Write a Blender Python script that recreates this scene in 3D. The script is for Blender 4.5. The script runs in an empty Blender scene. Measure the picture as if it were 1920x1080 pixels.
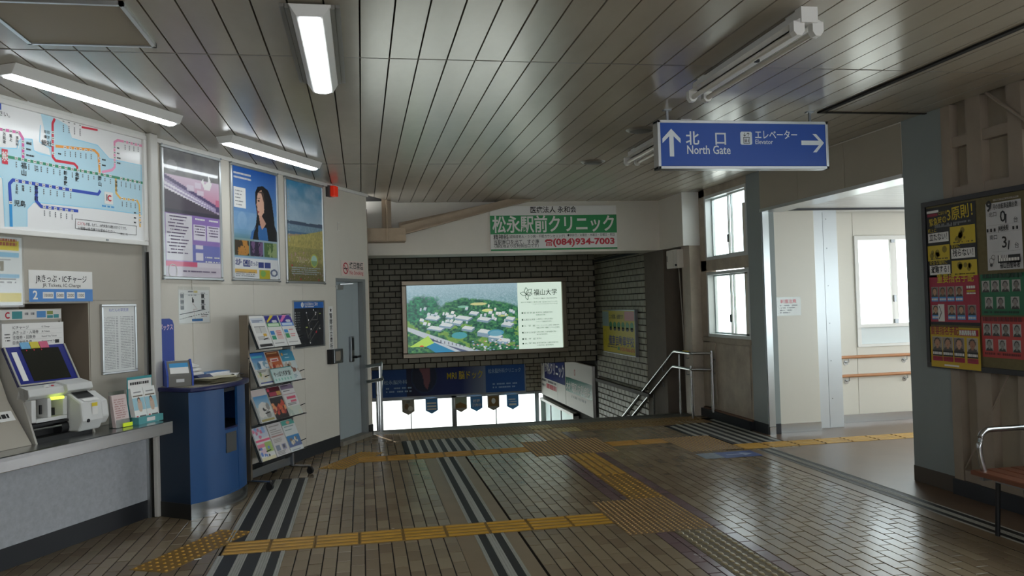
import bpy, bmesh, math, random
import numpy as np
from mathutils import Vector, Matrix

rnd = random.Random(7)
S = bpy.context.scene
COL = S.collection

# ------------------------------------------------------------------ camera, sky, sun, exposure
YAW, PITCH, ROLL, EYE = 0.182824, 0.019283, -0.030764, 1.6
fw = Vector((math.sin(YAW) * math.cos(PITCH), math.cos(YAW) * math.cos(PITCH), math.sin(PITCH)))
rt = Vector((math.cos(YAW), -math.sin(YAW), 0)); up = rt.cross(fw)
cr = math.cos(ROLL) * rt + math.sin(ROLL) * up
cu = -math.sin(ROLL) * rt + math.cos(ROLL) * up
cam = bpy.data.cameras.new('camera'); cam.sensor_width = 36; cam.lens = 1528 / 1920 * 36
cam.clip_start = 0.05; cam.clip_end = 300
co = bpy.data.objects.new('camera', cam); COL.objects.link(co)
m3 = Matrix((cr, cu, -fw)).transposed().to_4x4(); m3.translation = (0, 0, EYE)
co.matrix_world = m3
S.camera = co

wd = bpy.data.worlds.new('sky'); S.world = wd; wd.use_nodes = True
bg = wd.node_tree.nodes['Background']
bg.inputs[0].default_value = (0.93, 0.965, 1.0, 1); bg.inputs[1].default_value = 5.6
sl = bpy.data.lights.new('sun', 'SUN'); sl.energy = 9; sl.angle = 0.01; sl.color = (1, .96, .9)
so = bpy.data.objects.new('sun', sl); COL.objects.link(so)
so.rotation_euler = (math.radians(-38), math.radians(-16), 0)

S.view_settings.view_transform = 'Standard'; S.view_settings.look = 'None'
S.view_settings.gamma = 1; S.view_settings.exposure = 0.0; S.view_settings.use_curve_mapping = False
S.cycles.max_bounces = 10; S.cycles.diffuse_bounces = 6; S.cycles.glossy_bounces = 5
S.cycles.sample_clamp_indirect = 6; S.cycles.use_denoising = True
LED = 19.0       # lens emission of the lit ceiling lights

# ------------------------------------------------------------------ helpers
def lin(h):
    h = h.lstrip('#'); c = [int(h[i:i + 2], 16) / 255 for i in (0, 2, 4)]
    return tuple((x / 12.92 if x <= .04045 else ((x + .055) / 1.055) ** 2.4) for x in c)

MATS = {}
def mat(name, h, r=.5, m=0., var=0., vs=3., bump=0., bs=40., spec=.5, em=0., emh=None, coat=0., stretch=None):
    if name in MATS: return MATS[name]
    ma = bpy.data.materials.new(name); ma.use_nodes = True; nt = ma.node_tree; N = nt.nodes; L = nt.links
    b = N['Principled BSDF']; c = lin(h)
    b.inputs['Base Color'].default_value = (*c, 1); b.inputs['Roughness'].default_value = r
    b.inputs['Metallic'].default_value = m; b.inputs['Specular IOR Level'].default_value = spec
    b.inputs['Coat Weight'].default_value = coat
    if em:
        b.inputs['Emission Color'].default_value = (*lin(emh or h), 1); b.inputs['Emission Strength'].default_value = em
    if var or bump:
        tc = N.new('ShaderNodeNewGeometry'); vec = tc.outputs['Position']
        if stretch:
            mp = N.new('ShaderNodeMapping'); mp.inputs['Scale'].default_value = stretch
            L.new(vec, mp.inputs[0]); vec = mp.outputs[0]
    if var:
        n = N.new('ShaderNodeTexNoise'); n.inputs['Scale'].default_value = vs; n.inputs['Detail'].default_value = 6
        n.inputs['Roughness'].default_value = .65; L.new(vec, n.inputs['Vector'])
        rp = N.new('ShaderNodeValToRGB'); e = rp.color_ramp.elements
        e[0].position = .3; e[1].position = .7
        e[0].color = (*[x * (1 - var) for x in c], 1); e[1].color = (*[min(1, x * (1 + var * .6)) for x in c], 1)
        L.new(n.outputs['Fac'], rp.inputs[0]); L.new(rp.outputs[0], b.inputs['Base Color'])
    if bump:
        n2 = N.new('ShaderNodeTexNoise'); n2.inputs['Scale'].default_value = bs; n2.inputs['Detail'].default_value = 4
        L.new(vec, n2.inputs['Vector'])
        bp = N.new('ShaderNodeBump'); bp.inputs['Strength'].default_value = bump; bp.inputs['Distance'].default_value = .01
        L.new(n2.outputs['Fac'], bp.inputs['Height']); L.new(bp.outputs[0], b.inputs['Normal'])
    MATS[name] = ma
    return ma

def glass(name, tint='#f4fafa', refl=.08, rough=.02):
    if name in MATS: return MATS[name]
    ma = bpy.data.materials.new(name); ma.use_nodes = True; nt = ma.node_tree; N = nt.nodes; L = nt.links
    N.remove(N['Principled BSDF'])
    t = N.new('ShaderNodeBsdfTransparent'); t.inputs[0].default_value = (*lin(tint), 1)
    g = N.new('ShaderNodeBsdfGlossy'); g.inputs['Roughness'].default_value = rough
    mx = N.new('ShaderNodeMixShader'); mx.inputs[0].default_value = refl
    L.new(t.outputs[0], mx.inputs[1]); L.new(g.outputs[0], mx.inputs[2])
    L.new(mx.outputs[0], N['Material Output'].inputs[0])
    MATS[name] = ma
    return ma

def paintmat(name, r=.4, em=0., coat=0.):
    if name in MATS: return MATS[name]
    ma = bpy.data.materials.new(name); ma.use_nodes = True; nt = ma.node_tree; N = nt.nodes; L = nt.links
    b = N['Principled BSDF']; b.inputs['Roughness'].default_value = r; b.inputs['Coat Weight'].default_value = coat
    b.inputs['Coat Roughness'].default_value = .04
    a = N.new('ShaderNodeAttribute'); a.attribute_name = 'Col'
    L.new(a.outputs['Color'], b.inputs['Base Color'])
    if em:
        L.new(a.outputs['Color'], b.inputs['Emission Color']); b.inputs['Emission Strength'].default_value = em
    MATS[name] = ma
    return ma

_gc = {}
def glyphs(s, bold=0.):
    """flat outline mesh of a string, in font units (1 = line height)"""
    k = (s, bold)
    if k not in _gc:
        c = bpy.data.curves.new('t', 'FONT'); c.body = s; c.offset = bold; c.resolution_u = 2; c.fill_mode = 'FRONT'
        c.align_x = 'LEFT'
        o = bpy.data.objects.new('t', c); me = o.to_mesh()
        V = [tuple(v.co[:2]) for v in me.vertices]; F = [tuple(p.vertices) for p in me.polygons]
        up_ = [p.normal.z for p in me.polygons]
        F = [f if u >= 0 else f[::-1] for f, u in zip(F, up_)]
        o.to_mesh_clear(); bpy.data.objects.remove(o); bpy.data.curves.remove(c)
        _gc[k] = (V, F)
    return _gc[k]

class MB:
    def __init__(s): s.v = []; s.f = []; s.m = []
    def add(s, V, F, mi=0):
        k = len(s.v); s.v += [tuple(p) for p in V]
        for f in F: s.f.append(tuple(i + k for i in f)); s.m.append(mi)
        return s
    def hexa(s, P, mi=0):   # bottom 4 ccw from above, top 4
        return s.add(P, [(3, 2, 1, 0), (4, 5, 6, 7), (0, 1, 5, 4), (1, 2, 6, 5), (2, 3, 7, 6), (3, 0, 4, 7)], mi)
    def box(s, x0, x1, y0, y1, z0, z1, mi=0):
        return s.hexa([(x0, y0, z0), (x1, y0, z0), (x1, y1, z0), (x0, y1, z0), (x0, y0, z1), (x1, y0, z1), (x1, y1, z1), (x0, y1, z1)], mi)
    def slab(s, x0, x1, y0, y1, z0, z1, b=.003, mi=0):   # flat piece with bevelled top edges
        zb = z1 - b
        V = [(x0, y0, z0), (x1, y0, z0), (x1, y1, z0), (x0, y1, z0), (x0, y0, zb), (x1, y0, zb), (x1, y1, zb), (x0, y1, zb),
             (x0 + b, y0 + b, z1), (x1 - b, y0 + b, z1), (x1 - b, y1 - b, z1), (x0 + b, y1 - b, z1)]
        F = [(0, 1, 5, 4), (1, 2, 6, 5), (2, 3, 7, 6), (3, 0, 4, 7), (4, 5, 9, 8), (5, 6, 10, 9), (6, 7, 11, 10), (7, 4, 8, 11), (8, 9, 10, 11)]
        return s.add(V, F, mi)
    def prism(s, pts, ax, a0, a1, mi=0):
        """pts 2d polygon; ax 'x','y','z' = extrusion axis (pts are the other two in order)"""
        n = len(pts)
        mk = {'x': lambda p, a: (a, p[0], p[1]), 'y': lambda p, a: (p[0], a, p[1]), 'z': lambda p, a: (p[0], p[1], a)}[ax]
        V = [mk(p, a0) for p in pts] + [mk(p, a1) for p in pts]
        ar = sum(pts[i][0] * pts[(i + 1) % n][1] - pts[(i + 1) % n][0] * pts[i][1] for i in range(n))
        F = [tuple(range(n))[::-1], tuple(range(n, 2 * n))] + [(i, (i + 1) % n, n + (i + 1) % n, n + i) for i in range(n)]
        flip = (ar < 0) != (ax == 'y')
        if a1 < a0: flip = not flip
        if flip: F = [f[::-1] for f in F]
        return s.add(V, F, mi)
    def poly(s, pts, y, mi=0):    # flat polygon in x,z facing -y
        n = len(pts); ar = sum(pts[i][0] * pts[(i + 1) % n][1] - pts[(i + 1) % n][0] * pts[i][1] for i in range(n))
        if ar < 0: pts = pts[::-1]
        return s.add([(p[0], y, p[1]) for p in pts], [tuple(range(n))], mi)
    def rect(s, x0, x1, z0, z1, y, mi=0): return s.poly([(x0, z0), (x1, z0), (x1, z1), (x0, z1)], y, mi)
    def line(s, x0, z0, x1, z1, w, y, mi=0):
        dx, dz = x1 - x0, z1 - z0; l = math.hypot(dx, dz) or 1; nx, nz = -dz / l * w / 2, dx / l * w / 2
        return s.poly([(x0 + nx, z0 + nz), (x0 - nx, z0 - nz), (x1 - nx, z1 - nz), (x1 + nx, z1 + nz)], y, mi)
    def disc(s, x, z, r, y, mi=0, n=20, rz=None):
        rz = rz or r
        return s.poly([(x + r * math.cos(2 * math.pi * i / n), z + rz * math.sin(2 * math.pi * i / n)) for i in range(n)], y, mi)
    def ring(s, x, z, r0, r1, y, mi=0, n=24, a0=0, a1=2 * math.pi):
        for i in range(n):
            a, b = a0 + (a1 - a0) * i / n, a0 + (a1 - a0) * (i + 1) / n
            s.poly([(x + r * math.cos(t), z + r * math.sin(t)) for r, t in ((r0, a), (r1, a), (r1, b), (r0, b))], y, mi)
        return s
    def dash(s, x0, x1, z, h, y, mi=0, seed=0, fill=.8):    # a line of writing too small to read
        r = random.Random(seed + int(z * 9973)); x = x0
        while x < x1:
            w = h * r.choice((.8, .9, 1., .5)); 
            if r.random() < fill: s.rect(x, min(x + w, x1), z, z + h, y, mi)
            x += w + h * .22
        return s
    def text(s, t, x, z, h, y, mi=0, bold=0., w=None, al='l', rot=0., cap=.72, vert=False):
        """h = height of a full character; x,z = baseline start; w squeezes to a width"""
        if vert:
            for i, ch in enumerate(t): s.text(ch, x, z - i * h * 1.12, h, y, mi, bold, None, 'c', 0, cap)
            return s
        V, F = glyphs(t, bold)
        if not V: return s
        x0 = min(p[0] for p in V); x1 = max(p[0] for p in V); k = h / .93; W = (x1 - x0) * k
        sx = k if not w else k * w / W; W = w or W
        ox = {'l': 0, 'c': -W / 2, 'r': -W}[al]; c, sn = math.cos(rot), math.sin(rot)
        P = []
        for px, pz in V:
            a, b = ox + (px - x0) * sx, pz * k
            P.append((x + a * c - b * sn, y, z + a * sn + b * c))
        return s.add(P, F, mi)
    def tube(s, path, r, n=10, mi=0, closed=False):
        P = [Vector(p) for p in path]; rings = []; m = len(P); prev = None
        for i in range(m):
            if closed: t = (P[(i + 1) % m] - P[i - 1]).normalized()
            else: t = ((P[min(i + 1, m - 1)] - P[i]).normalized() + (P[i] - P[max(i - 1, 0)]).normalized()).normalized()
            ref = prev if prev else (Vector((0, 0, 1)) if abs(t.z) < .9 else Vector((1, 0, 0)))
            u = (ref - t * ref.dot(t)).normalized(); prev = u; v = t.cross(u)
            if 0 < i < m - 1 or closed:
                a = (P[i] - P[i - 1]).normalized(); k = 1 / max(.5, math.sqrt((1 + max(-.9, min(1, a.dot((P[(i + 1) % m] - P[i]).normalized())))) / 2))
            else: k = 1
            rr = r[i] if isinstance(r, (list, tuple)) else r
            rings.append([P[i] + (u * math.cos(2 * math.pi * j / n) + v * math.sin(2 * math.pi * j / n)) * rr for j in range(n)])
        V = [p for rg in rings for p in rg]; F = []
        for i in range(m if closed else m - 1):
            a, b = i * n, ((i + 1) % m) * n
            F += [(a + j, a + (j + 1) % n, b + (j + 1) % n, b + j) for j in range(n)]
        if not closed: F += [tuple(range(n))[::-1], tuple((m - 1) * n + j for j in range(n))]
        return s.add(V, F, mi)
    def cyl(s, p0, p1, r, n=14, mi=0): return s.tube([p0, p1], r, n, mi)
    def dome(s, x, y, z, r, h, n=8, mi=0, ry=None):
        ry = ry or r
        V = []
        for k, (rr, zz) in enumerate(((1, 0), (.8, .65), (.45, 1))):
            V += [(x + r * rr * math.cos(2 * math.pi * j / n), y + ry * rr * math.sin(2 * math.pi * j / n), z + h * zz) for j in range(n)]
        F = []
        for a in (0, n): F += [(a + j, a + (j + 1) % n, a + n + (j + 1) % n, a + n + j) for j in range(n)]
        F.append(tuple(2 * n + j for j in range(n)))
        return s.add(V, F, mi)
    def lathe(s, prof, c, n=20, mi=0):   # prof [(r,z)], around vertical axis at c
        V = [(c[0] + r * math.cos(2 * math.pi * j / n), c[1] + r * math.sin(2 * math.pi * j / n), c[2] + z) for r, z in prof for j in range(n)]
        F = [(i * n + j, i * n + (j + 1) % n, (i + 1) * n + (j + 1) % n, (i + 1) * n + j) for i in range(len(prof) - 1) for j in range(n)]
        return s.add(V, F, mi)
    def prints(s, mats, parent, gap=.05, name='lettering'):
        """printed marks as one part per block of print (marks nearer than gap belong together)"""
        par = list(range(len(s.v)))
        def fd(i):
            while par[i] != i: par[i] = par[par[i]]; i = par[i]
            return i
        for f in s.f:
            for i in f[1:]: par[fd(i)] = fd(f[0])
        B = {}
        for i, p in enumerate(s.v):
            k = fd(i); q = B.setdefault(k, [p[0], p[0], p[2], p[2]])
            q[0] = min(q[0], p[0]); q[1] = max(q[1], p[0]); q[2] = min(q[2], p[2]); q[3] = max(q[3], p[2])
        C = [[q, [k]] for k, q in B.items()]; go = True
        while go:
            go = False; out = []
            for q, ks in C:
                for w_ in out:
                    r = w_[0]
                    if q[0] < r[1] + gap and r[0] < q[1] + gap and q[2] < r[3] + gap and r[2] < q[3] + gap:
                        w_[0] = [min(q[0], r[0]), max(q[1], r[1]), min(q[2], r[2]), max(q[3], r[3])]; w_[1] += ks; go = True; break
                else: out.append([q, ks])
            C = out
        for q, ks in C:
            ks = set(ks); b = MB(); mp_ = {}
            for f, m_ in zip(s.f, s.m):
                if fd(f[0]) in ks:
                    for i in f:
                        if i not in mp_: mp_[i] = len(b.v); b.v.append(s.v[i])
                    b.f.append(tuple(mp_[i] for i in f)); b.m.append(m_)
            b.build(name, mats, parent)
    def mesh(s, name, mats, smooth=0.):
        me = bpy.data.meshes.new(name); me.from_pydata(s.v, [], s.f)
        for m_ in (mats if isinstance(mats, (list, tuple)) else [mats]): me.materials.append(m_)
        if any(s.m): me.polygons.foreach_set('material_index', s.m)
        if smooth:
            me.polygons.foreach_set('use_smooth', [True] * len(s.f)); me.update(); me.set_sharp_from_angle(angle=math.radians(smooth))
        me.update()
        return me
    def build(s, name, mats, parent=None, smooth=0., bevel=0., loc=None, rz=None):
        o = bpy.data.objects.new(name, s.mesh(name, mats, smooth)); COL.objects.link(o)
        if parent is not None: o.parent = parent
        if loc is not None: o.location = loc
        if rz is not None: o.rotation_euler = (0, 0, rz)
        if bevel:
            b = o.modifiers.new('bevel', 'BEVEL'); b.width = bevel; b.segments = 2; b.limit_method = 'ANGLE'; b.angle_limit = .6
            b.harden_normals = False
        return o

def tag(o, label, cat, group=None, kind=None):
    o['label'] = label; o['category'] = cat
    if group: o['group'] = group
    if kind: o['kind'] = kind
    return o
def T(name, label, cat, loc=(0, 0, 0), rz=0., group=None, rx=0.):
    o = bpy.data.objects.new(name, None); o.empty_display_size = .1; COL.objects.link(o)
    o.location = loc; o.rotation_euler = (rx, 0, rz)
    return tag(o, label, cat, group)
def struct(o, label=None):
    o['kind'] = 'structure'
    if label: o['label'] = label
    return o
def dup(root, loc=None, rz=None, label=None):
    c = root.copy(); COL.objects.link(c)
    if loc is not None: c.location = loc
    if rz is not None: c.rotation_euler = (0, 0, rz)
    if label: c['label'] = label
    for ch in list(root.children):
        d = ch.copy(); COL.objects.link(d); d.parent = c
        for g in list(ch.children):
            e = g.copy(); COL.objects.link(e); e.parent = d
    return c

# painted prints: a fine grid coloured vertex by vertex
def vnoise(x, y, seed=0):
    r = np.random.RandomState(seed); G = r.rand(64, 64)
    xi = np.floor(x).astype(int); yi = np.floor(y).astype(int); fx = x - xi; fy = y - yi
    fx = fx * fx * (3 - 2 * fx); fy = fy * fy * (3 - 2 * fy); g = lambda a, b: G[a % 64, b % 64]
    return (g(xi, yi) * (1 - fx) + g(xi + 1, yi) * fx) * (1 - fy) + (g(xi, yi + 1) * (1 - fx) + g(xi + 1, yi + 1) * fx) * fy
def fbm(x, y, seed=0, o=4):
    t = 0; a = .5
    for k in range(o): t = t + a * vnoise(x * 2 ** k, y * 2 ** k, seed + k); a *= .5
    return t / (1 - .5 ** o)
class Pic:
    def __init__(s, w, h, nx, nz, bg='#ffffff'):
        s.w, s.h, s.nx, s.nz = w, h, nx, nz
        s.U, s.V = np.meshgrid(np.linspace(0, 1, nx), np.linspace(0, 1, nz))
        s.C = np.zeros((nz, nx, 3)); s.C[:] = lin(bg)
    def mix(s, mask, h, a=1.):
        c = np.array(lin(h)) if isinstance(h, str) else h
        k = (np.asarray(mask, float) * a)[..., None]; s.C = s.C * (1 - k) + c * k
    def rect(s, u0, u1, v0, v1, h, a=1.): s.mix((s.U >= u0) & (s.U < u1) & (s.V >= v0) & (s.V < v1), h, a)
    def ell(s, u, v, ru, rv, h, a=1.): s.mix(((s.U - u) / ru) ** 2 + ((s.V - v) / rv) ** 2 < 1, h, a)
    def inside(s, pts):
        r = np.zeros(s.U.shape, bool); n = len(pts)
        for i in range(n):
            (x0, y0), (x1, y1) = pts[i], pts[(i + 1) % n]
            if y0 == y1: continue
            c = ((y0 > s.V) != (y1 > s.V)) & (s.U < (x1 - x0) * (s.V - y0) / (y1 - y0) + x0); r ^= c
        return r
    def poly(s, pts, h, a=1.): s.mix(s.inside(pts), h, a)
    def grad(s, v0, h0, v1, h1, mask=None):
        t = np.clip((s.V - v0) / (v1 - v0), 0, 1)[..., None]; c = np.array(lin(h0)) * (1 - t) + np.array(lin(h1)) * t
        k = ((s.V >= min(v0, v1)) & (s.V <= max(v0, v1)) if mask is None else mask)[..., None]; s.C = np.where(k, c, s.C)
    def face(s, u0, u1, v0, v1, bgc='#b9b4b0', skin='#b98a70', hair='#17130f', cloth='#222222'):
        w, h = u1 - u0, v1 - v0; k = (s.U >= u0) & (s.U < u1) & (s.V >= v0) & (s.V < v1); cu_ = (u0 + u1) / 2
        e = lambda du, dv, ru, rv: k & (((s.U - cu_ - du * w) / (ru * w)) ** 2 + ((s.V - v0 - dv * h) / (rv * h)) ** 2 < 1)
        s.mix(k, bgc); s.mix(e(0, .02, .46, .26), cloth); s.mix(e(0, .27, .13, .15), skin)
        s.mix(e(0, .62, .30, .33), hair); s.mix(e(0, .53, .24, .30), skin)
        for d in (-.1, .1): s.mix(e(d, .57, .05, .022), '#241812')
        s.mix(e(0, .40, .08, .018), '#7a4038'); s.mix(e(0, .49, .03, .03), '#9c6e58', .6)
    def build(s, name, x, z, y, ma, parent, bow=0.):
        X = x + s.U * s.w; Z = z + s.V * s.h; Y = np.full(X.shape, y) - bow * np.sin(s.U * np.pi)
        V = np.stack([X, Y, Z], -1).reshape(-1, 3); i = np.arange(s.nx * s.nz).reshape(s.nz, s.nx)
        F = np.stack([i[:-1, :-1], i[:-1, 1:], i[1:, 1:], i[1:, :-1]], -1).reshape(-1, 4)
        me = bpy.data.meshes.new(name); me.from_pydata(V.tolist(), [], F.tolist())
        a = me.color_attributes.new('Col', 'FLOAT_COLOR', 'POINT')
        a.data.foreach_set('color', np.concatenate([s.C.reshape(-1, 3), np.ones((s.nx * s.nz, 1))], 1).astype(np.float32).ravel())
        me.materials.append(ma); o = bpy.data.objects.new(name, me); COL.objects.link(o); o.parent = parent
        return o

# ------------------------------------------------------------------ frames of the place (metres)
AWL = 0.466945
WDv = Vector((math.sin(AWL), math.cos(AWL), 0)); WNv = Vector((math.cos(AWL), -math.sin(AWL), 0))
RW = math.pi / 2 - AWL          # rotation of things on the slanted left wall: x along it, y into it
RR = -math.pi / 2               # things on the right wall: x towards the viewer, y into it
NW, NT = -4.66, -4.63           # poster wall, ticket wall
ZC = 3.05                       # ceiling
XR = 4.57                       # right wall face
def W(s, n, z=0.): return tuple(WDv * s + WNv * n + Vector((0, 0, z)))
# ------------------------------------------------------------------ materials of the place
m_plank = mat('ceiling_aluminium', '#a69e8e', .215, .0, .14, 1.6, .12, 2.6, .7, stretch=(1, .4, 1))
m_dark = mat('dark_gap', '#17150f', .9)
m_wall = mat('cream_wall', '#d6d1c5', .5, 0, .05, 1.2)
m_panel = mat('beige_panel', '#a9a396', .45, 0, .05, 1.5)
m_white = mat('white_paint', '#e2e1dc', .4)
m_steel = mat('stainless_steel', '#bfc1c3', .24, 1., .06, 6, stretch=(1, 1, 30))
m_steel2 = mat('brushed_steel', '#8f9396', .35, 1.)
m_alu = mat('aluminium', '#c4c7c8', .32, .9)
m_black = mat('black_rubber', '#141517', .6)
m_base = mat('black_skirting', '#23262b', .5)
m_grey = mat('grey_door', '#a3adb0', .42)
m_bluegrey = mat('blue_grey_pillar', '#87908f', .5, 0, .04, 2)
m_brick = mat('brick_tile', '#979280', .5, 0, .28, 2.2, .15, 60)
m_mortar = mat('dark_mortar', '#2b2823', .9)
m_conc = mat('brown_concrete', '#6a6156', .8, 0, .12, 3)
m_cream2 = mat('corridor_panel', '#d5d1c5', .4, 0, .02, 1)
m_dirty = mat('weathered_panel', '#a79c8b', .6, 0, .25, 4)
m_brown = mat('brown_floor', '#6b5644', .33, 0, .15, 2)
m_border = mat('tan_border', '#7d6a52', .35, 0, .12, 3)
m_yel = mat('tactile_yellow', '#b88c30', .42, 0, .2, 5)
m_yel2 = mat('tactile_tan', '#94754a', .42, 0, .2, 5)
m_yel3 = mat('tactile_bronze', '#7c6c4b', .34, 0, .15, 5)
m_yel4 = mat('tactile_cream', '#b5a268', .42, 0, .1, 5)
m_strb = mat('strip_black', '#1b1d1f', .55, 0, .1, 20)
m_strg = mat('strip_grey', '#9c9c94', .45, 0, .1, 20)
m_noz = mat('stair_nosing', '#5a5a55', .5, 0, .15, 6)
m_glass = glass('window_glass')

def tile_material(name, h, h2, r):
    """floor tile: every tile its own tone, from a hash of its place in the bond"""
    ma = bpy.data.materials.new(name); ma.use_nodes = True; nt = ma.node_tree; N = nt.nodes; L = nt.links; b = N['Principled BSDF']
    g = N.new('ShaderNodeNewGeometry'); sx = N.new('ShaderNodeSeparateXYZ'); L.new(g.outputs['Position'], sx.inputs[0])
    def mth(op, a, bb=None, c=None):
        n = N.new('ShaderNodeMath'); n.operation = op
        for i, v in enumerate((a, bb, c)):
            if v is None: continue
            if isinstance(v, (int, float)): n.inputs[i].default_value = v
            else: L.new(v, n.inputs[i])
        return n.outputs[0]
    cx = mth('FLOOR', mth('DIVIDE', mth('SUBTRACT', sx.outputs[0], .068), .0888))
    st = mth('MULTIPLY', mth('PINGPONG', cx, 1), .5)
    cy = mth('FLOOR', mth('ADD', mth('DIVIDE', mth('SUBTRACT', sx.outputs[1], 5.209), .207), st))
    cb = N.new('ShaderNodeCombineXYZ'); L.new(cx, cb.inputs[0]); L.new(cy, cb.inputs[1])
    wn = N.new('ShaderNodeTexWhiteNoise'); wn.noise_dimensions = '2D'; L.new(cb.outputs[0], wn.inputs['Vector'])
    nz = N.new('ShaderNodeTexNoise'); nz.inputs['Scale'].default_value = 1.3; nz.inputs['Detail'].default_value = 5; L.new(g.outputs['Position'], nz.inputs['Vector'])
    f = mth('ADD', mth('MULTIPLY', wn.outputs['Value'], .55), mth('MULTIPLY', nz.outputs['Fac'], .5))
    mx = N.new('ShaderNodeMix'); mx.data_type = 'RGBA'; L.new(f, mx.inputs[0])
    mx.inputs[6].default_value = (*lin(h), 1); mx.inputs[7].default_value = (*lin(h2), 1); L.new(mx.outputs[2], b.inputs['Base Color'])
    L.new(mth('ADD', mth('MULTIPLY', nz.outputs['Fac'], .16), r - .08), b.inputs['Roughness'])
    n3 = N.new('ShaderNodeTexNoise'); n3.inputs['Scale'].default_value = 9; L.new(g.outputs['Position'], n3.inputs['Vector'])
    bp = N.new('ShaderNodeBump'); bp.inputs['Strength'].default_value = .10; bp.inputs['Distance'].default_value = .01
    L.new(n3.outputs['Fac'], bp.inputs['Height']); L.new(bp.outputs[0], b.inputs['Normal'])
    return ma
m_tile = tile_material('floor_tile', '#6c5b48', '#8f8067', .24)
m_purple = tile_material('floor_tile_purple', '#644f50', '#735f60', .25)

# ------------------------------------------------------------------ floor
fb = MB(); fb.prism([(-6.2, -3), (9, -3), (9, 10.8), (-.4, 10.8)], 'z', -.2, -.0045)
floor = struct(fb.build('floor', mat('dark_grout', '#1d1813', .95, spec=.1)))
floor['label'] = 'brown brick-bond tiled concourse floor with yellow tactile paving'

PX, PY, X0, Y0 = .0888, .207, .068, 5.209
strips = []        # rectangles laid in the floor: (x0,x1,y0,y1)
def clip(r, holes):
    out = [r]
    for h in holes:
        nxt = []
        for (a, b, c, d) in out:
            if h[0] >= b or h[1] <= a or h[2] >= d or h[3] <= c: nxt.append((a, b, c, d)); continue
            if h[2] > c: nxt.append((a, b, c, h[2]))
            if h[3] < d: nxt.append((a, b, h[3], d))
            c2, d2 = max(c, h[2]), min(d, h[3])
            if h[0] > a: nxt.append((a, h[0], c2, d2))
            if h[1] < b: nxt.append((h[1], b, c2, d2))
        out = nxt
    return out
MAT_L = (-.975, -.545, -3, 8.05); STRIP = (.725, .935, -3, 8.62); BARS = (.42, 1.23, 8.96, 9.84); BARS_R = (3.70, 4.53, 8.0, 10.3)
GUT = (4.02, 4.205, -3, 7.95); LANE = (2.07, 2.375, -3, 10.1); LAT1 = (-.96, 1.745, 5.665, 5.97); LAT2 = (-.09, 1.745, 8.645, 8.935)
SQ2 = (1.745, 2.655, 8.345, 9.255); SQ1 = (1.745, 2.375, 5.355, 6.3); LATR = (2.655, 3.33, 8.645, 8.935); DOTR = (3.33, 3.905, 8.04, 8.94)
CORR = (3.905, 8.0, 8.0, 8.30); WARN = (.50, 4.4, 9.84, 10.46); NOSE = (.05, 4.57, 10.46, 10.8)
BOR = [(.60, .725, -3, 8.62), (.935, 1.03, -3, 8.62), (3.90, 4.02, -3, 7.95)]
RIGHT = (4.205, 9, -3, 7.95); CORRF = (4.53, 9, 7.95, 9.3)
holes = [MAT_L, STRIP, BARS, BARS_R, GUT, LANE, LAT1, LAT2, SQ2, SQ1, LATR, DOTR, CORR, WARN, NOSE, RIGHT, CORRF] + BOR
ccam = Vector((0, 0, EYE))
def inview(x, y, z=0., mx=1.08):
    d = Vector((x, y, z)) - ccam; w = d.dot(fw)
    if w < .3: return False
    return abs(d.dot(cr) / w * 1528) < 960 * mx and abs(d.dot(cu) / w * 1528) < 540 * mx
full, rest, purp = [], [], []
for i in range(-70, 56):
    xa = X0 + i * PX
    off = (i & 1) * PY / 2
    for j in range(-46, 28):
        ya = Y0 + j * PY - off
        x0, x1, y0, y1 = xa + .0035, xa + PX - .0035, ya + .0048, ya + PY - .0048
        if y1 < -3 or y0 > 10.46: continue
        if ((x0 + x1) / 2) * WNv.x + ((y0 + y1) / 2) * WNv.y < -4.78: continue
        pu = (abs(x1 - 2.066) < .05 or abs(x0 - 2.38) < .05)
        for q in clip((x0, x1, y0, y1), holes):
            if q[1] - q[0] < .012 or q[3] - q[2] < .012: continue
            whole = abs((q[1] - q[0]) - (x1 - x0)) < 1e-6 and abs((q[3] - q[2]) - (y1 - y0)) < 1e-6
            (purp if pu else full if whole and inview((q[0] + q[1]) / 2, (q[2] + q[3]) / 2, mx=.99) else rest).append(q)
full.sort(key=lambda q: (q[0] ** 2 + q[2] ** 2))
tm = MB(); tm.slab(-(PX - .007) / 2, (PX - .007) / 2, -(PY - .0096) / 2, (PY - .0096) / 2, -.012, 0, .0018)
tmesh = tm.mesh('tile', m_tile)
for q in full[:300]:
    o = bpy.data.objects.new('tile', tmesh); COL.objects.link(o); o.parent = floor
    o.location = ((q[0] + q[1]) / 2, (q[2] + q[3]) / 2, rnd.uniform(-.0008, .0008))
    o.rotation_euler = (rnd.uniform(-.004, .004), rnd.uniform(-.004, .004), 0)
b = MB()
for q in full[300:] + rest: b.slab(*q, -.012, rnd.uniform(-.0006, .0006), .0018)
b.build('tile_field', m_tile, floor)['kind'] = 'stuff'
b = MB()
for q in purp: b.slab(*q, -.012, 0, .0018)
b.build('purple_tile_edging', m_purple, floor)['kind'] = 'stuff'
b = MB()
for q in BOR: b.box(*q, -.012, -.001)
b.build('tan_border_strip', m_border, floor)
b = MB(); b.box(*RIGHT, -.012, -.001); b.box(4.53, 9, 7.95, 9.3, -.012, -.001)
b.build('brown_side_floor', m_brown, floor)
b = MB(); b.box(*NOSE[:2], 10.46, 10.74, -.012, 0); b.box(*NOSE[:2], 10.74, 10.8, -.03, .004)
b.build('stair_nosing', [m_noz], floor, bevel=.004)

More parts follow.
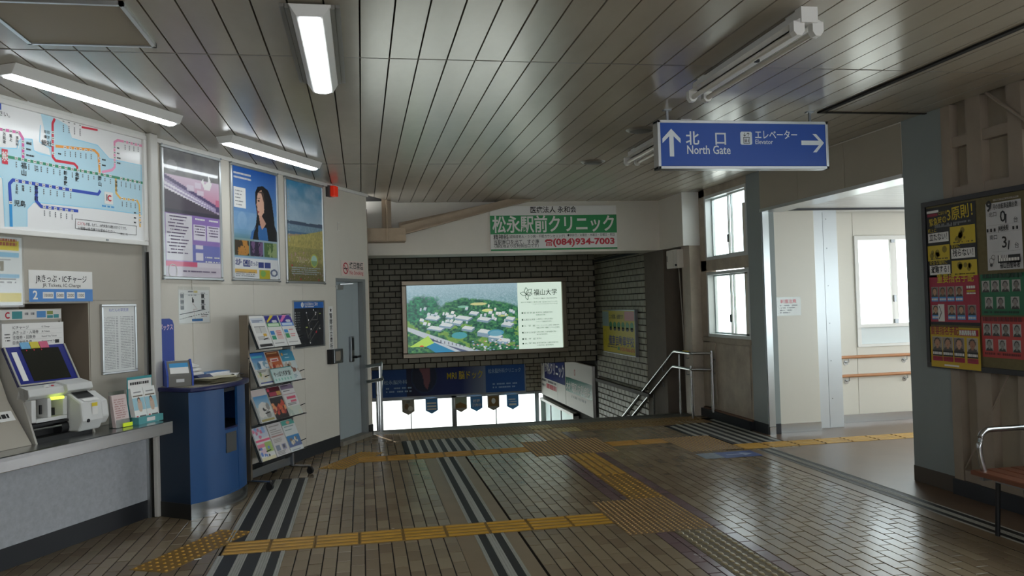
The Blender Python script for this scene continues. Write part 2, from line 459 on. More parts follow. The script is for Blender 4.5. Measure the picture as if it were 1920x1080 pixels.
def ridged(name, x0, x1, y0, y1, m_, n):      # strip with fine ridges along y
    b = MB(); b.box(x0, x1, y0, y1, -.012, .0005)
    w = (x1 - x0) / n
    for k in range(n): b.prism([(x0 + k * w + w * .15, 0), (x0 + k * w + w * .85, 0), (x0 + k * w + w * .7, .003), (x0 + k * w + w * .3, .003)], 'y', y0, y1)
    return b.build(name, m_, floor)
def striped(x0, y0, y1, widths, first='g'):
    x = x0; g = first == 'g'
    for w in widths:
        if g: ridged('grey_strip', x, x + w, y0, y1, m_strg, max(2, round(w / .016)))
        else: MB().box(x, x + w, y0, y1, -.012, .001).build('black_strip', m_strb, floor)
        x += w; g = not g
for y0, y1 in ((2.5, 5.66), (5.975, 8.05)): striped(-.975, y0, y1, (.04, .088, .063, .088, .063, .06, .028))
for y0, y1 in ((2.5, 5.66), (5.975, 8.64)): striped(.725, y0, y1, (.026, .053, .055, .051, .025))
striped(.425, 8.945, 9.84, (.055, .0475) * 8, 'k')
striped(4.02, -1, 7.95, (.018, .045, .055, .047, .02))
for k in range(7):
    x = 3.70 + k * .115; y1 = 10.08 if k > 1 else 9.75 + .2 * k; y0 = 8.95 if x < 3.90 else 8.31
    MB().box(x, x + .06, y0, y1, -.012, .001).build('black_strip', m_strb, floor)
    ridged('grey_strip', x + .06, x + .115, y0, y1, m_strg, 3)

def bars_mesh(n, along, L=.3, m_=None):
    b = MB(); h = L / 2; b.slab(-h + .001, h - .001, -h + .001, h - .001, -.012, .001, .001)
    w = L / n
    for k in range(n):
        c = -h + (k + .5) * w; pr = [(c - w * .33, .001), (c + w * .33, .001), (c + w * .2, .006), (c - w * .2, .006)]
        if along == 'y': b.prism(pr, 'y', -h + .012, h - .012, 1)
        else: b.prism(pr, 'x', -h + .012, h - .012, 1)
    return b
def dots_mesh(n, L=.3, r=.0115, oval=1., stag=False, hgt=.006):
    b = MB(); h = L / 2; b.slab(-h + .001, h - .001, -h + .001, h - .001, -.012, .001, .001); p = L / n
    if stag:
        for i in range(5):
            for j in range(4):
                b.dome(-h + (i + .5) * L / 5, -h + (j + .5 + (.25 if i & 1 else -.25)) * L / 4, .001, r, hgt, 10, 1, r * oval)
    else:
        for i in range(n):
            for j in range(n): b.dome(-h + (i + .5) * p, -h + (j + .5) * p, .001, r, hgt, 8, 1)
    return b
def two(m_, base):     # lighter ridges over a darker base: highlights and groove shade put into the colour
    return [base, m_]
m_yd, m_td, m_bd = mat('tactile_yellow_base', '#80601f', .5, 0, .2, 8), mat('tactile_tan_base', '#6b5330', .5, 0, .2, 8), mat('tactile_bronze_base', '#584a2c', .5, 0, .2, 8)
tac = {k: v for k, v in dict(
    barx=bars_mesh(4, 'x').mesh('tactile_tile', two(m_yel, m_yd)), bary=bars_mesh(4, 'y').mesh('tactile_tile', two(mat('tactile_tan_top', '#a5854f', .4), m_td)),
    bary_y=bars_mesh(4, 'y').mesh('tactile_tile', two(m_yel, m_yd)), barx_o=bars_mesh(4, 'x').mesh('tactile_tile', two(mat('tactile_orange', '#ac7f36', .42, 0, .2, 5), m_yd)),
    dot=dots_mesh(5).mesh('tactile_tile', two(m_yel, m_yd)), dot2=dots_mesh(8, r=.009).mesh('tactile_tile', two(mat('tactile_tan_top', '#a5854f', .4), m_td)), dot3=dots_mesh(6, r=.011).mesh('tactile_tile', two(m_yel, m_yd)),
    dotb=dots_mesh(7, r=.010).mesh('tactile_tile', two(mat('tactile_tan_top', '#a5854f', .4), m_td)), oval=dots_mesh(5, r=.017, oval=1.9, stag=True, hgt=.007).mesh('tactile_tile', two(mat('tactile_bronze_top', '#8d8060', .28), m_bd)),
    warn=bars_mesh(6, 'y').mesh('tactile_tile', two(mat('tactile_brown', '#876a3a', .45, 0, .2, 5), m_td)), cream=bars_mesh(6, 'y').mesh('tactile_tile', two(m_yel4, mat('tactile_cream_base', '#8f7d48', .5)))).items()}
def tact(kind, x, y, rz=0., sx=1., sy=1.):
    o = bpy.data.objects.new('tactile_tile', tac[kind]); COL.objects.link(o); o.parent = floor; o.location = (x, y, .0002 + rnd.uniform(0, .0006))
    o.rotation_euler = (0, 0, rz); o.scale = (sx, sy, 1)
for k in range(9): tact('barx', -.96 + .3006 * (k + .5), 5.8175, 0, 1.002, 1.016)
for k in range(6): tact('barx_o', -.09 + .306 * (k + .5), 8.79, 0, 1.02, .966)
for k in range(3):
    for nn, ss, kd in ((-3.67, 4.26, 'dot'), (-4.09, 7.34, 'dot3')):
        p = W(ss + .31 * (k + .5), nn); tact(kd, p[0], p[1], RW, 1.03, .95)
for i in range(3):
    for j in range(3): tact('dotb', 1.745 + .3033 * (i + .5), 8.345 + .3033 * (j + .5), 0, 1.01, 1.01)
for i in range(2):
    for j in range(3): tact('dot2', 1.745 + .315 * (i + .5), 5.355 + .315 * (j + .5), 0, 1.05, 1.05)
for k in range(3): tact('bary_y', 2.2225, 6.3 + .95 + .365 * (k + .5), 0, 1.016, 1.21)
for k in range(3): tact('dot', 2.2225, 6.3 + .3167 * (k + .5), 0, 1.016, 1.05)
for k in range(3): tact('bary', 2.2225, 9.255 + .28 * (k + .5), 0, 1.016, .93)
for k in range(14): tact('oval', 2.2225, 5.355 - .3 * (k + .5), 0, 1.016, 1)
for k in range(2): tact('barx_o', 2.655 + .3375 * (k + .5), 8.79, 0, 1.12, .966)
for i in range(2):
    for j in range(3): tact('dotb', 3.33 + .2875 * (i + .5), 8.04 + .3 * (j + .5), 0, .958, 1)
for k in range(13): tact('barx', 3.905 + .315 * (k + .5), 8.15, 0, 1.05, 1)
for i in range(6):
    for j in range(2): tact('warn', .5 + .262 * (i + .5), 9.84 + .31 * (j + .5), 0, .87, 1.03)
for i in range(8): tact('cream' if i == 0 else 'warn', 2.07 + .29 * (i + .5), 10.3, 0, .96, 1.03)
tact('cream', 2.5, 9.98); 
for i in range(6): tact('warn', 2.8 + .29 * i, 9.99, 0, .96, .96)
b = MB(); b.box(.05, .5, 9.84, 10.46, -.012, -.001); b.box(2.66, 4.4, 9.84, 9.85, -.012, 0)
b.build('brown_side_floor', m_brown, floor)

# ------------------------------------------------------------------ stairs and lower landing
st = struct(MB().box(.05, 4.57, 10.79, 10.8, -.5, -.03).build('stair_riser', m_conc)); st.name = 'stairs'
for k in range(19):
    MB().box(.1, 4.33, 10.8 + k * .32, 11.14 + k * .32, -.4 - .163 * (k + 1), -.163 * (k + 1)).build('step', m_conc, st)
struct(MB().box(-1, 6, 16.8, 19.7, -3.35, -3.1).build('floor_landing', m_conc))
struct(MB().box(-45, 60, 19.7, 75, -3.3, -3.12).build('ground', mat('pale_paving', '#b9b6ae', .8, 0, .08, .4)))

# ------------------------------------------------------------------ ceiling
cl = MB(); cl.prism([(-7, -3), (4.9, -3), (4.9, 11.5), (-7, 11.5)], 'z', ZC + .02, ZC + .2)
ceil = struct(cl.build('ceiling', m_dark)); ceil['label'] = 'low ceiling of long dull aluminium planks'
def wally(x): return (x * WNv.x - NW) / -WNv.y     # y where the left wall stands at x
segs = [(-2.95, 1.24), (1.24, 4.765), (4.765, 8.306), (8.306, 11.4)]
PW = .1680
for a, bnd in enumerate(segs):
    for i in range(-45, 28):
        x0 = .028 + i * PW + .0022; x1 = x0 + PW - .0044
        if x0 > 4.56 or (bnd[1] < 0): continue
        x1 = min(x1, 4.6)
        y0 = bnd[0] + .005; ya, yb = min(bnd[1] - .005, wally(x0) + .03), min(bnd[1] - .005, wally(x1) + .03)
        if yb < y0 + .02: continue
        ya = max(ya, y0 + .001)
        b = MB(); z = ZC; e = .0025
        V = [(x0, y0, z + .018), (x1, y0, z + .018), (x1, yb, z + .018), (x0, ya, z + .018), (x0 + e, y0, z), (x1 - e, y0, z), (x1 - e, yb, z), (x0 + e, ya, z)]
        b.add(V, [(4, 7, 6, 5), (0, 4, 5, 1), (1, 5, 6, 2), (2, 6, 7, 3), (3, 7, 4, 0)])
        o = b.build('plank', m_plank, ceil)
        o.rotation_euler = (0, 0, 0); o.location.z = rnd.uniform(-.0015, .0015)
b = MB(); b.box(3.61, 3.65, -2, 5.9, ZC - .012, ZC + .01); b.box(3.61, 4.6, 5.885, 5.915, ZC - .008, ZC + .01)
b.build('expansion_gap', m_dark, ceil)
for y in (1.24, 4.765, 8.306):
    MB().box(-6, 4.6, y - .006, y + .006, ZC - .001, ZC + .01).build('joint_strip', mat('joint_grey', '#6d675c', .5), ceil)

# ------------------------------------------------------------------ left wall (slanted), with the door
def wbox(b, s0, s1, y0, y1, z0, z1, mi=0): return b.box(s0, s1, y0, y1, z0, z1, mi)   # local: x = s, y = into wall
b = MB(); wbox(b, 5.40, 8.58, 0, .2, 0, ZC + .03); wbox(b, 8.58, 9.34, 0, .2, 1.955, ZC + .03); wbox(b, 9.34, 9.44, 0, .35, 0, ZC + .03); wbox(b, 8.58, 9.34, .16, .2, 0, 1.955)
wl = struct(b.build('wall_left', m_wall, loc=W(0, NW), rz=RW)); wl['label'] = 'cream panelled wall behind the posters'
for s in (5.41, 6.02, 6.93, 7.84):
    w_ = min(8.58, s + .91) - s
    if s == 5.41: w_ = .60
    for z0, z1 in ((.135, 1.86), (1.865, ZC)):
        MB().box(s + .0015, s + w_ - .0015, -.006, .001, z0, z1).build('panel', m_wall, wl)
MB().box(5.4, 9.44, -.03, 0, ZC - .035, ZC + .01).build('cornice', m_white, wl)
bb = MB(); bb.box(5.4, 8.58, -.012, 0, 0, .13); bb.box(9.335, 9.45, -.012, .36, 0, .13)
struct(bb.build('baseboard_left', m_base, loc=W(0, NW), rz=RW))
d = struct(MB().box(8.58, 9.34, .10, .14, .02, 1.955).build('door_1', m_grey, loc=W(0, NW), rz=RW)); d['label'] = 'pale grey steel service door with keypad lock beside the stairs'
MB().box(8.60, 9.10, .055, .10, .05, 1.93).build('leaf', m_grey, d, bevel=.003)
MB().box(9.108, 9.27, .06, .10, .05, 1.93).build('side_leaf', m_grey, d, bevel=.003)
f = MB(); f.box(8.575, 8.60, -.005, .14, .0, 1.96); f.box(9.275, 9.345, -.004, .14, 0, 1.96); f.box(8.575, 9.345, -.005, .14, 1.93, 1.965)
f.build('frame', mat('door_frame', '#8e9292', .4, .3), d)
MB().box(8.58, 9.34, -.05, .14, 0, .05).build('threshold', mat('threshold_stone', '#7f7a70', .6, 0, .2, 8), d)
k = MB().box(8.98, 9.055, .02, .056, .95, 1.26).build('lock_plate', m_steel2, d, bevel=.006)
MB().box(9.0, 9.04, .012, .022, 1.09, 1.24).build('keypad', m_black, k, bevel=.004)
h = MB().cyl((9.02, .02, 1.01), (9.02, -.03, 1.01), .016); h.box(9.005, 9.115, -.04, -.022, .998, 1.022); h.build('handle', m_black, k, smooth=40)
c = MB().box(8.62, 8.78, .0, .056, 1.83, 1.885).build('closer_body', m_alu, d, bevel=.004)
c2 = MB(); c2.tube([(8.75, .03, 1.895), (8.9, -.06, 1.9), (9.05, .05, 1.935)], .008, 6); c2.build('closer_arm', m_alu, d)
for z in (.3, 1.0, 1.7): MB().cyl((8.603, .05, z), (8.603, .05, z + .1), .008, 8).build('hinge', m_steel2, d)

# ticket machine wall
REC = (4.15, 4.83, .80, 1.70)      # recess in which the machine stands
b = MB(); wbox(b, -6, REC[0] - .6, 0, .3, 0, ZC); wbox(b, REC[0] - .6, REC[1], 0, .3, REC[3], ZC); wbox(b, REC[1], 5.40, 0, .3, 0, ZC)
wbox(b, REC[0] - .6, REC[1], 0, .3, 0, .76); wbox(b, REC[0] - .6, REC[1], .45, .5, .7, REC[3] + .05)
wbox(b, REC[0] - .6, REC[1], .3, .5, REC[3], REC[3] + .05)
wt = struct(b.build('wall_west', m_panel, loc=W(0, NT), rz=RW)); wt['label'] = 'beige steel-panelled ticket machine wall'
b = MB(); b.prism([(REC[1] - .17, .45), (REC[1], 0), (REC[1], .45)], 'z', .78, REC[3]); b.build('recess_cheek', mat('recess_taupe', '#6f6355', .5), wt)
for (s0, s1, z0, z1) in ((3.0, 5.385, 1.722, ZC), (4.84, 5.385, .80, 1.716), (3.0, 3.54, .8, 1.716)):
    MB().box(s0, s1, -.005, .001, z0, z1).build('panel', m_panel, wt)
MB().box(2.0, 5.385, -.004, .0, .14, .72).build('lower_panel', mat('speckled_laminate', '#b4b8bd', .5, 0, .14, 26), wt)
MB().box(2.0, 5.385, -.008, .0, 0, .14).build('kick_plate', m_base, wt)
MB().box(5.385, 5.403, -.03, .0, 0, ZC - .9).build('steel_edge', MATS['satin_post'] if 'satin_post' in MATS else m_alu, wt)
ps = struct(MB().box(5.41, 5.50, -.085, .1, 0, ZC).build('post', mat('satin_post', '#cfcdc6', .38), loc=W(0, NT), rz=RW, bevel=.008)); ps.name = 'trim_1'
ps['label'] = 'satin metal post between ticket wall and poster wall'
MB().box(5.403, 5.411, -.05, 0, 0, 2.1).build('shadow_gap', m_dark, ps)
struct(MB().box(3, 5.41, -.04, 0, ZC - .025, ZC + .01).build('trim_2', m_white, loc=W(0, NT), rz=RW))

# unseen side of the hall, behind the viewer: closes the room
wb = MB(); wb.box(-7, 5, -3.2, -3, 0, .9); wb.box(-7, 5, -3.2, -3, 2.6, ZC + .1); wb.box(-7, -1.5, -3.2, -3, .9, 2.6); wb.box(3.2, 5, -3.2, -3, .9, 2.6); wb.box(.7, 1, -3.2, -3, .9, 2.6)
struct(wb.build('wall_back', m_wall))

# ------------------------------------------------------------------ right wall
b = MB()
b.box(XR + .06, XR + .2, 4.7, 5.72, 0, 3.2)                          # behind the board
b.box(XR + .06, XR + .2, -3, 4.7, 0, .9); b.box(XR + .06, XR + .2, -3, 4.7, 2.75, 3.2)
b.box(XR + .06, XR + .2, -3, .6, .9, 2.75); b.box(XR + .06, XR + .2, 2.5, 2.8, .9, 2.75)
wr = struct(b.build('wall_right', mat('wall_taupe', '#a19684', .6, 0, .1, 2.5))); wr['label'] = 'taupe wall with steel studs behind the noticeboard'
m_stud = mat('stud_paint', '#96897a', .5, 0, .08, 4)
for y0, y1 in ((5.62, 5.72), (5.30, 5.45), (4.92, 5.05)): MB().box(XR - .01, XR + .07, y0, y1, .1, 3.05).build('stud', m_stud, wr)
for z0, z1 in ((2.71, 2.79), (2.30, 2.40)): MB().box(XR + .0, XR + .065, 4.7, 5.72, z0, z1).build('rail', m_stud, wr)
MB().box(XR + .0, XR + .065, 4.7, 5.72, .1, .2).build('sill_rail', m_stud, wr)
MB().box(XR - .03, XR + .06, 4.2, 5.72, 0, .12).build('base_board', m_base, wr)
b = MB(); b.tube([(XR - .02, 5.22, 3.04), (XR - .02, 4.75, 2.66)], .012, 8); b.tube([(XR - .005, 5.60, .22), (XR - .005, 5.0, 1.2)], .007, 8); b.build('brace_rod', m_stud, wr)
b = MB(); b.tube([(XR - .005, 5.13, .985), (XR - .005, 5.00, 1.2)], .02, 8); b.build('turnbuckle', m_stud, wr)
wn = struct(MB().box(XR + .09, XR + .11, 2.8, 4.7, .9, 2.75).build('window_5', m_glass))
b = MB()
for y in (2.8, 3.73, 4.66): b.box(XR + .06, XR + .16, y, y + .04, .9, 2.75)
for z in (.9, 1.8, 2.71): b.box(XR + .06, XR + .16, 2.8, 4.7, z, z + .04)
b.build('frame', m_alu, wn)

pl_ = struct(MB().box(XR, XR + .6, 5.72, 6.21, .13, 3.2).build('column', m_bluegrey)); pl_.name = 'pillar'; pl_['label'] = 'blue-grey square pillar at the corner of the corridor opening'
b = MB().box(XR - .003, XR + .6, 5.715, 6.215, 0, .13); b.build('dark_base', mat('pillar_base', '#4b443c', .6), pl_)

# header above the corridor opening
b = MB(); b.box(XR, XR + .25, 6.21, 8.74, 2.60, 3.2)
hd = struct(b.build('header', m_cream2)); hd.name = 'beam'; hd['label'] = 'cream panelled header over the corridor opening'
for y0, y1 in ((6.215, 7.05), (7.055, 7.9), (7.905, 8.735)): MB().box(XR - .006, XR, y0, y1, 2.605, ZC - .01).build('panel', mat('header_panel', '#a49d8c', .5, 0, .05, 2), hd)
MB().box(XR - .012, XR + .26, 6.21, 8.75, 2.57, 2.605).build('edge_trim', m_alu, hd)

# corner column by the corridor
cc = struct(MB().box(XR, XR + .16, 8.74, 9.08, .12, 3.2).build('corner_column', m_bluegrey)); cc['label'] = 'narrow grey steel column between window wall and corridor'
MB().box(XR - .004, XR + .16, 8.738, 9.085, 0, .12).build('foot', m_base, cc)
MB().box(XR + .012, XR + .09, 8.727, 8.745, .09, 2.58).build('bright_corner_strip', m_alu, cc)
MB().box(XR + .012, XR + .09, 8.725, 8.745, 0, .085).build('strip_foot', m_steel, cc)

# window wall
b = MB(); Y1, Y2 = 9.08, 10.47
b.box(XR, XR + .14, Y1, Y2, 0, 1.08); b.box(XR, XR + .14, Y1, Y2, 1.96, 2.10); b.box(XR, XR + .14, Y1, Y2, 2.96, 3.2)
b.box(XR, XR + .14, 10.30, 10.52, 0, 3.2)
ww = struct(b.build('wall_window_side', m_dirty)); ww['label'] = 'grimy beige window wall beside the stair head'
for y0, y1 in ((9.12, 10.04), (10.08, 10.44)):
    MB().box(XR - .012, XR, y0, y1, .14, 1.0).build('lower_panel', m_dirty, ww, bevel=.004)
MB().box(XR - .02, XR, Y1, Y2, 1.02, 1.07).build('ledge', m_dirty, ww)
MB().box(XR - .03, XR, Y1, 10.47, .1, .125).build('skirting_top', mat('rusty_edge', '#6b5240', .7), ww)
struct(MB().box(XR - .06, XR, Y1, 10.6, 0, .105).build('baseboard_right', m_base))
m_sash = mat('window_alu', '#c9cccb', .4, .25)
def sash_window(name, y0, y1, z0, z1, lab):
    wv = struct(MB().box(XR + .075, XR + .08, y0 + .03, y1 - .03, z0 + .03, z1 - .03).build(name, m_glass), lab)
    f = MB()
    for (a, b_, c_, d_) in ((y0, y0 + .04, z0 + .04, z1 - .04), (y1 - .04, y1, z0 + .04, z1 - .04), (y0, y1, z0, z0 + .04), (y0, y1, z1 - .04, z1)): f.box(XR - .004, XR + .13, a, b_, c_, d_)
    f.build('frame', m_sash, wv)
    ym = (y0 + y1) / 2
    for a, b_, xo in ((y0 + .04, ym + .02, .05), (ym - .02, y1 - .04, .085)):
        q = MB()
        for (p, r_, s_, t_) in ((a, a + .024, z0 + .06, z1 - .06), (b_ - .024, b_, z0 + .06, z1 - .06), (a, b_, z0 + .04, z0 + .06), (a, b_, z1 - .06, z1 - .04)): q.box(XR + xo, XR + xo + .025, p, r_, s_, t_)
        q.build('sash', m_sash, wv)
    MB().box(XR + .03, XR + .05, ym - .012, ym + .012, z0 + .2, z0 + .30).build('catch', m_black, wv)
sash_window('window_1', 9.08, 10.30, 2.10, 2.96, 'upper sliding window with aluminium frame beside the grey column')
sash_window('window_2', 9.08, 10.30, 1.08, 1.94, 'lower sliding window with aluminium frame above the stained wall panel')

# boxed corner over the stair head, recess and brown column below
bx = struct(MB().box(4.33, XR + .1, 10.49, 11.4, 2.32, 3.2).build('corner_box', m_wall)); bx.name = 'trim_3'; bx['label'] = 'boxed white bulkhead beside the stair beam'
MB().box(4.328, XR + .1, 10.484, 10.49, 2.32, ZC).build('front_panel', m_white, bx)
nc = struct(MB().box(4.42, XR, 10.50, 10.78, 0, 2.32).build('column_slim', mat('slim_column', '#b3a898', .55, 0, .15, 4))); nc['label'] = 'slim beige column under the white bulkhead'
b = MB(); b.box(4.66, 4.72, 10.5, 11.4, -3.2, 2.4); b.box(4.33, 4.7, 10.6, 11.3, -3.3, -.05)
struct(b.build('wall_recess', m_conc))['label'] = 'dark recess beside the stair head'
struct(MB().box(4.33, 4.7, 11.25, 12.06, -3.4, 2.32).build('column_brown', m_conc))['label'] = 'brown concrete column at the right of the stairwell'

# beam across the stairs
bm = struct(MB().box(-.3, 4.6, 11.38, 12.06, 2.322, 3.2).build('beam_stairs', m_wall)); bm['label'] = 'cream beam above the stairs carrying the clinic sign'

# ------------------------------------------------------------------ stairwell walls
YB, XS = 14.8, 4.33
def brickwall(name, label, m0, org, ax, w, h, holes_, mw=.2, mh=.1, first=300, vis=None):
    """running-bond tiles in the plane through org spanned by ax ('x': faces -y, 'y': faces -x)"""
    o = m0; o['label'] = label
    L_ = []
    for r in range(int(h / mh) + 1):
        for c in range(-1, int(w / mw) + 1):
            a0 = c * mw + (mw / 2 if r & 1 else 0) + .006; a1 = a0 + mw - .012; z0 = r * mh + .006; z1 = z0 + mh - .012
            a0 = max(a0, 0); a1 = min(a1, w); z1 = min(z1, h)
            if a1 - a0 < .03 or z1 - z0 < .03: continue
            if any(a0 > q[0] and a1 < q[1] and z0 > q[2] and z1 < q[3] for q in holes_): continue
            L_.append((a0, a1, z0, z1, abs(a1 - a0 - mw + .012) < 1e-6 and abs(z1 - z0 - mh + .012) < 1e-6))
    vis_ = [q for q in L_ if q[4] and (vis is None or vis(q))][:first]; ids = set(map(id, vis_)); rest_ = [q for q in L_ if id(q) not in ids]
    def one(b, a0, a1, z0, z1, cen=False):
        e = .006; t = -.008
        P = [(a0, 0, z0), (a1, 0, z0), (a1, 0, z1), (a0, 0, z1), (a0 + e, t, z0 + e), (a1 - e, t, z0 + e), (a1 - e, t, z1 - e), (a0 + e, t, z1 - e)]
        F = [(4, 5, 6, 7), (0, 1, 5, 4), (1, 2, 6, 5), (2, 3, 7, 6), (3, 0, 4, 7)]
        if ax == 'y': P = [(p[1], -p[0], p[2]) for p in P]
        return b.add(P, F)
    hw, hh = (mw - .012) / 2, (mh - .012) / 2
    me = one(MB(), -hw, hw, -hh, hh).mesh('brick', m_brick) if vis_ else None
    for q in vis_:
        k = bpy.data.objects.new('brick', me); COL.objects.link(k); k.parent = o
        ca, cz = (q[0] + q[1]) / 2, (q[2] + q[3]) / 2
        k.location = (org[0] + ca, org[1], org[2] + cz) if ax == 'x' else (org[0], org[1] - ca, org[2] + cz)
    b = MB()
    for q in rest_: one(b, *q[:4])
    k = b.build('brick_field', m_brick, o); k.location = org; k['kind'] = 'stuff'
    return o
back = struct(MB().box(.05, XS + .1, YB, YB + .3, .48, 2.9).build('wall_stairwell_back', m_mortar))
brickwall('b', 'dark grey brick-tiled wall holding the lit campus sign', back, (.1, YB, .48), 'x', XS - .1, 2.1, [(.72, 3.55, .3, 1.5)], vis=lambda q: q[2] < 1.95)
side = struct(MB().box(XS, XS + .3, 12.06, 19.7, -3.4, 2.9).build('wall_stairwell_right', m_mortar))
brickwall('b', 'grey brick-tiled side wall of the stairwell', side, (XS, YB, -1.4), 'y', YB - 12.06, 3.95, [], first=0)
MB().box(XS - .06, XS, 11.9, 14.8, .10, .16).build('ledge', mat('dark_ledge', '#3a322b', .7), side)
MB().box(XS - .035, XS, 12.3, 14.75, 2.33, 2.37).build('conduit', m_base, side)
b = MB(); b.box(.0, .1, 10.85, 19.7, -3.4, 2.9); struct(b.build('wall_stairwell_left', m_conc))
b = MB(); b.box(0, XS + .3, 12.06, YB, 2.9, 3.0); b.box(0, XS + .3, YB, 19.8, .49, .6); struct(b.build('ceiling_stairwell', m_conc))
far = struct(MB().box(0, XS + .1, 19.6, 19.8, -.56, .5).build('wall_far', m_mortar))
brickwall('b', 'far brick wall above the lower exit', far, (.1, 19.6, -.55), 'x', XS - .1, 1.04, [(.3, 3.7, -.1, .8)], first=0)
wv = struct(MB().box(.1, XS, 19.68, 19.69, -3.1, -.56).build('window_4', m_glass), 'wide glazed exit opening at the foot of the stairs')
b = MB(); b.box(2.07, 2.18, 19.62, 19.72, -3.1, -.56); b.box(.1, XS, 19.62, 19.72, -.62, -.56); b.box(4.1, 4.2, 19.55, 19.72, -3.1, -.56); b.build('mullion', m_steel2, wv)
for x in (1.09, 3.15): MB().box(x - .012, x + .012, 19.66, 19.70, -3.1, -.56).build('glazing_bar', m_steel2, wv)

# ------------------------------------------------------------------ corridor to the lift
b = MB(); b.box(XR + .05, 5.27, 8.80, 9.3, 0, 2.75)
cw = struct(b.build('wall_corridor_end', m_cream2)); cw['label'] = 'cream panel wall left of the white sliding door post'
for z0, z1 in ((.105, 1.985), (1.99, 2.58)): MB().box(XR + .10, 5.26, 8.794, 8.80, z0, z1).build('panel', m_cream2, cw)
struct(MB().box(XR + .10, 5.27, 8.788, 8.80, 0, .105).build('baseboard_corridor_end', m_steel))
gp = struct(MB().box(5.27, 5.65, 8.93, 9.3, 0, 2.75).build('sliding_door_post', mat('white_metal', '#c9cdd0', .35, .35))); gp.name = 'door_2'; gp['label'] = 'white metal sliding door casing with rows of screws'
for x0, x1 in ((5.275, 5.46), (5.465, 5.645)):
    q = MB().box(x0, x1, 8.922, 8.93, .01, 2.58).build('casing_panel', MATS['white_metal'], gp)
    for z in (.35, .8, 1.25, 1.7, 2.15, 2.5):
        MB().cyl((x0 + .04, 8.922, z), (x0 + .04, 8.918, z), .007, 8).build('screw', m_steel2, q)
b = MB(); WY = 9.2; wx0, wx1, wz0, wz1 = 6.04, 7.9, .93, 2.31
b.box(5.65, wx0, WY, WY + .15, 0, 2.75); b.box(wx1, 9, WY, WY + .15, 0, 2.75); b.box(wx0, wx1, WY, WY + .15, 0, wz0); b.box(wx0, wx1, WY, WY + .15, wz1, 2.75)
cw = struct(b.build('wall_corridor', m_cream2)); cw['label'] = 'bright cream corridor wall with window and handrails'
for s, (z0, z1) in [((5.66, 6.03), (.11, 1.985)), ((5.66, 6.03), (1.99, 2.6)), ((6.035, 7.0), (.11, .925)), ((7.005, 7.9), (.11, .925)), ((6.035, 7.0), (2.32, 2.6))]:
    MB().box(s[0], s[1] - .004, WY - .006, WY, z0, z1).build('panel', m_cream2, cw)
struct(MB().box(5.65, 9, WY - .012, WY, 0, .1).build('baseboard_corridor', m_steel))
wv = struct(MB().box(wx0 + .04, wx1 - .04, WY + .06, WY + .065, wz0 + .26, wz1 - .04).build('window_3', m_glass), 'white framed corridor window above the wooden handrails')
f = MB()
for (a, b_, c_, d_) in ((wx0, wx0 + .05, wz0 + .03, wz1 - .05), (wx1 - .05, wx1, wz0 + .03, wz1 - .05), (wx0, wx1, wz0, wz0 + .03), (wx0, wx1, wz1 - .05, wz1), (wx0 + .05, wx1 - .05, wz0 + .24, wz0 + .28)): f.box(a, b_, WY - .025, WY + .12, c_, d_)
f.build('frame', m_white, wv)
MB().box(wx0 + .05, wx1 - .05, WY + .03, WY + .05, wz0 + .03, wz0 + .24).build('apron_panel', mat('apron_frost', '#d5dcdc', .3), wv)
f = MB(); f.box(6.54, 6.58, WY - .01, WY + .02, wz0 + .281, wz1 - .051); f.box(6.60, 6.65, WY + .021, WY + .05, wz0 + .281, wz1 - .051); f.build('sash', m_white, wv)
f = MB(); f.box(6.56, 6.59, WY - .03, WY - .01, 1.48, 1.56); f.box(6.55, 6.6, WY - .025, WY - .01, wz1 - .09, wz1 - .05); f.box(6.56, 6.61, WY - .03, WY - .01, wz0 + .28, wz0 + .33); f.build('catch', m_steel2, wv)
b = MB(); b.box(4.82, 9, 6.21, 9.3, 2.62, 2.8); lc = struct(b.build('ceiling_corridor', m_dark))
for k in range(19): MB().box(4.60, 9, 6.25 + k * .15, 6.25 + k * .15 + .143, 2.605, 2.625).build('plank', mat('corridor_ceiling', '#c9c9c6', .35), lc)
MB().box(4.9, 9, 8.68, 8.74, 2.585, 2.605).build('door_track', m_base, lc)
b = MB(); b.box(4.82, 9, 6.05, 6.2, 0, .9); b.box(4.82, 9, 6.05, 6.2, 2.3, 2.8); b.box(4.82, 5.5, 6.05, 6.2, .9, 2.3); b.box(8.5, 9, 6.05, 6.2, .9, 2.3)
struct(b.build('wall_corridor_near', m_cream2))
wv = struct(MB().box(5.5, 8.5, 6.1, 6.11, .9, 2.3).build('added_window', m_glass))  # unseen window, added to let daylight brighten the corridor
f = MB(); [f.box(x, x + .05, 6.06, 6.16, .9, 2.3) for x in (5.5, 6.5, 7.5, 8.45)]; f.build('frame', m_white, wv)
b = MB(); b.box(9, 9.15, 6.05, 9.4, 0, .9); b.box(9, 9.15, 6.05, 9.4, 2.4, 2.8); struct(b.build('wall_corridor_far', m_cream2))
# ------------------------------------------------------------------ reading positions on the real walls
def _ray(x, y): return fw + cr * ((x - 960) / 1528) - cu * ((y - 540) / 1528)
def on_wall(x, y, n):      # slanted left wall plane at offset n -> (along, height)
    v = _ray(x, y); t = n / v.dot(WNv); p = ccam + v * t; return p.dot(WDv), p.z
def on_y(x, y, Y):
    v = _ray(x, y); p = ccam + v * (Y / v.y); return p.x, p.z
def on_x(x, y, X):
    v = _ray(x, y); p = ccam + v * (X / v.x); return -p.y, p.z
def on_floor(x, y, z=0.):
    v = _ray(x, y); p = ccam + v * ((z - EYE) / v.z); return p.x, p.y

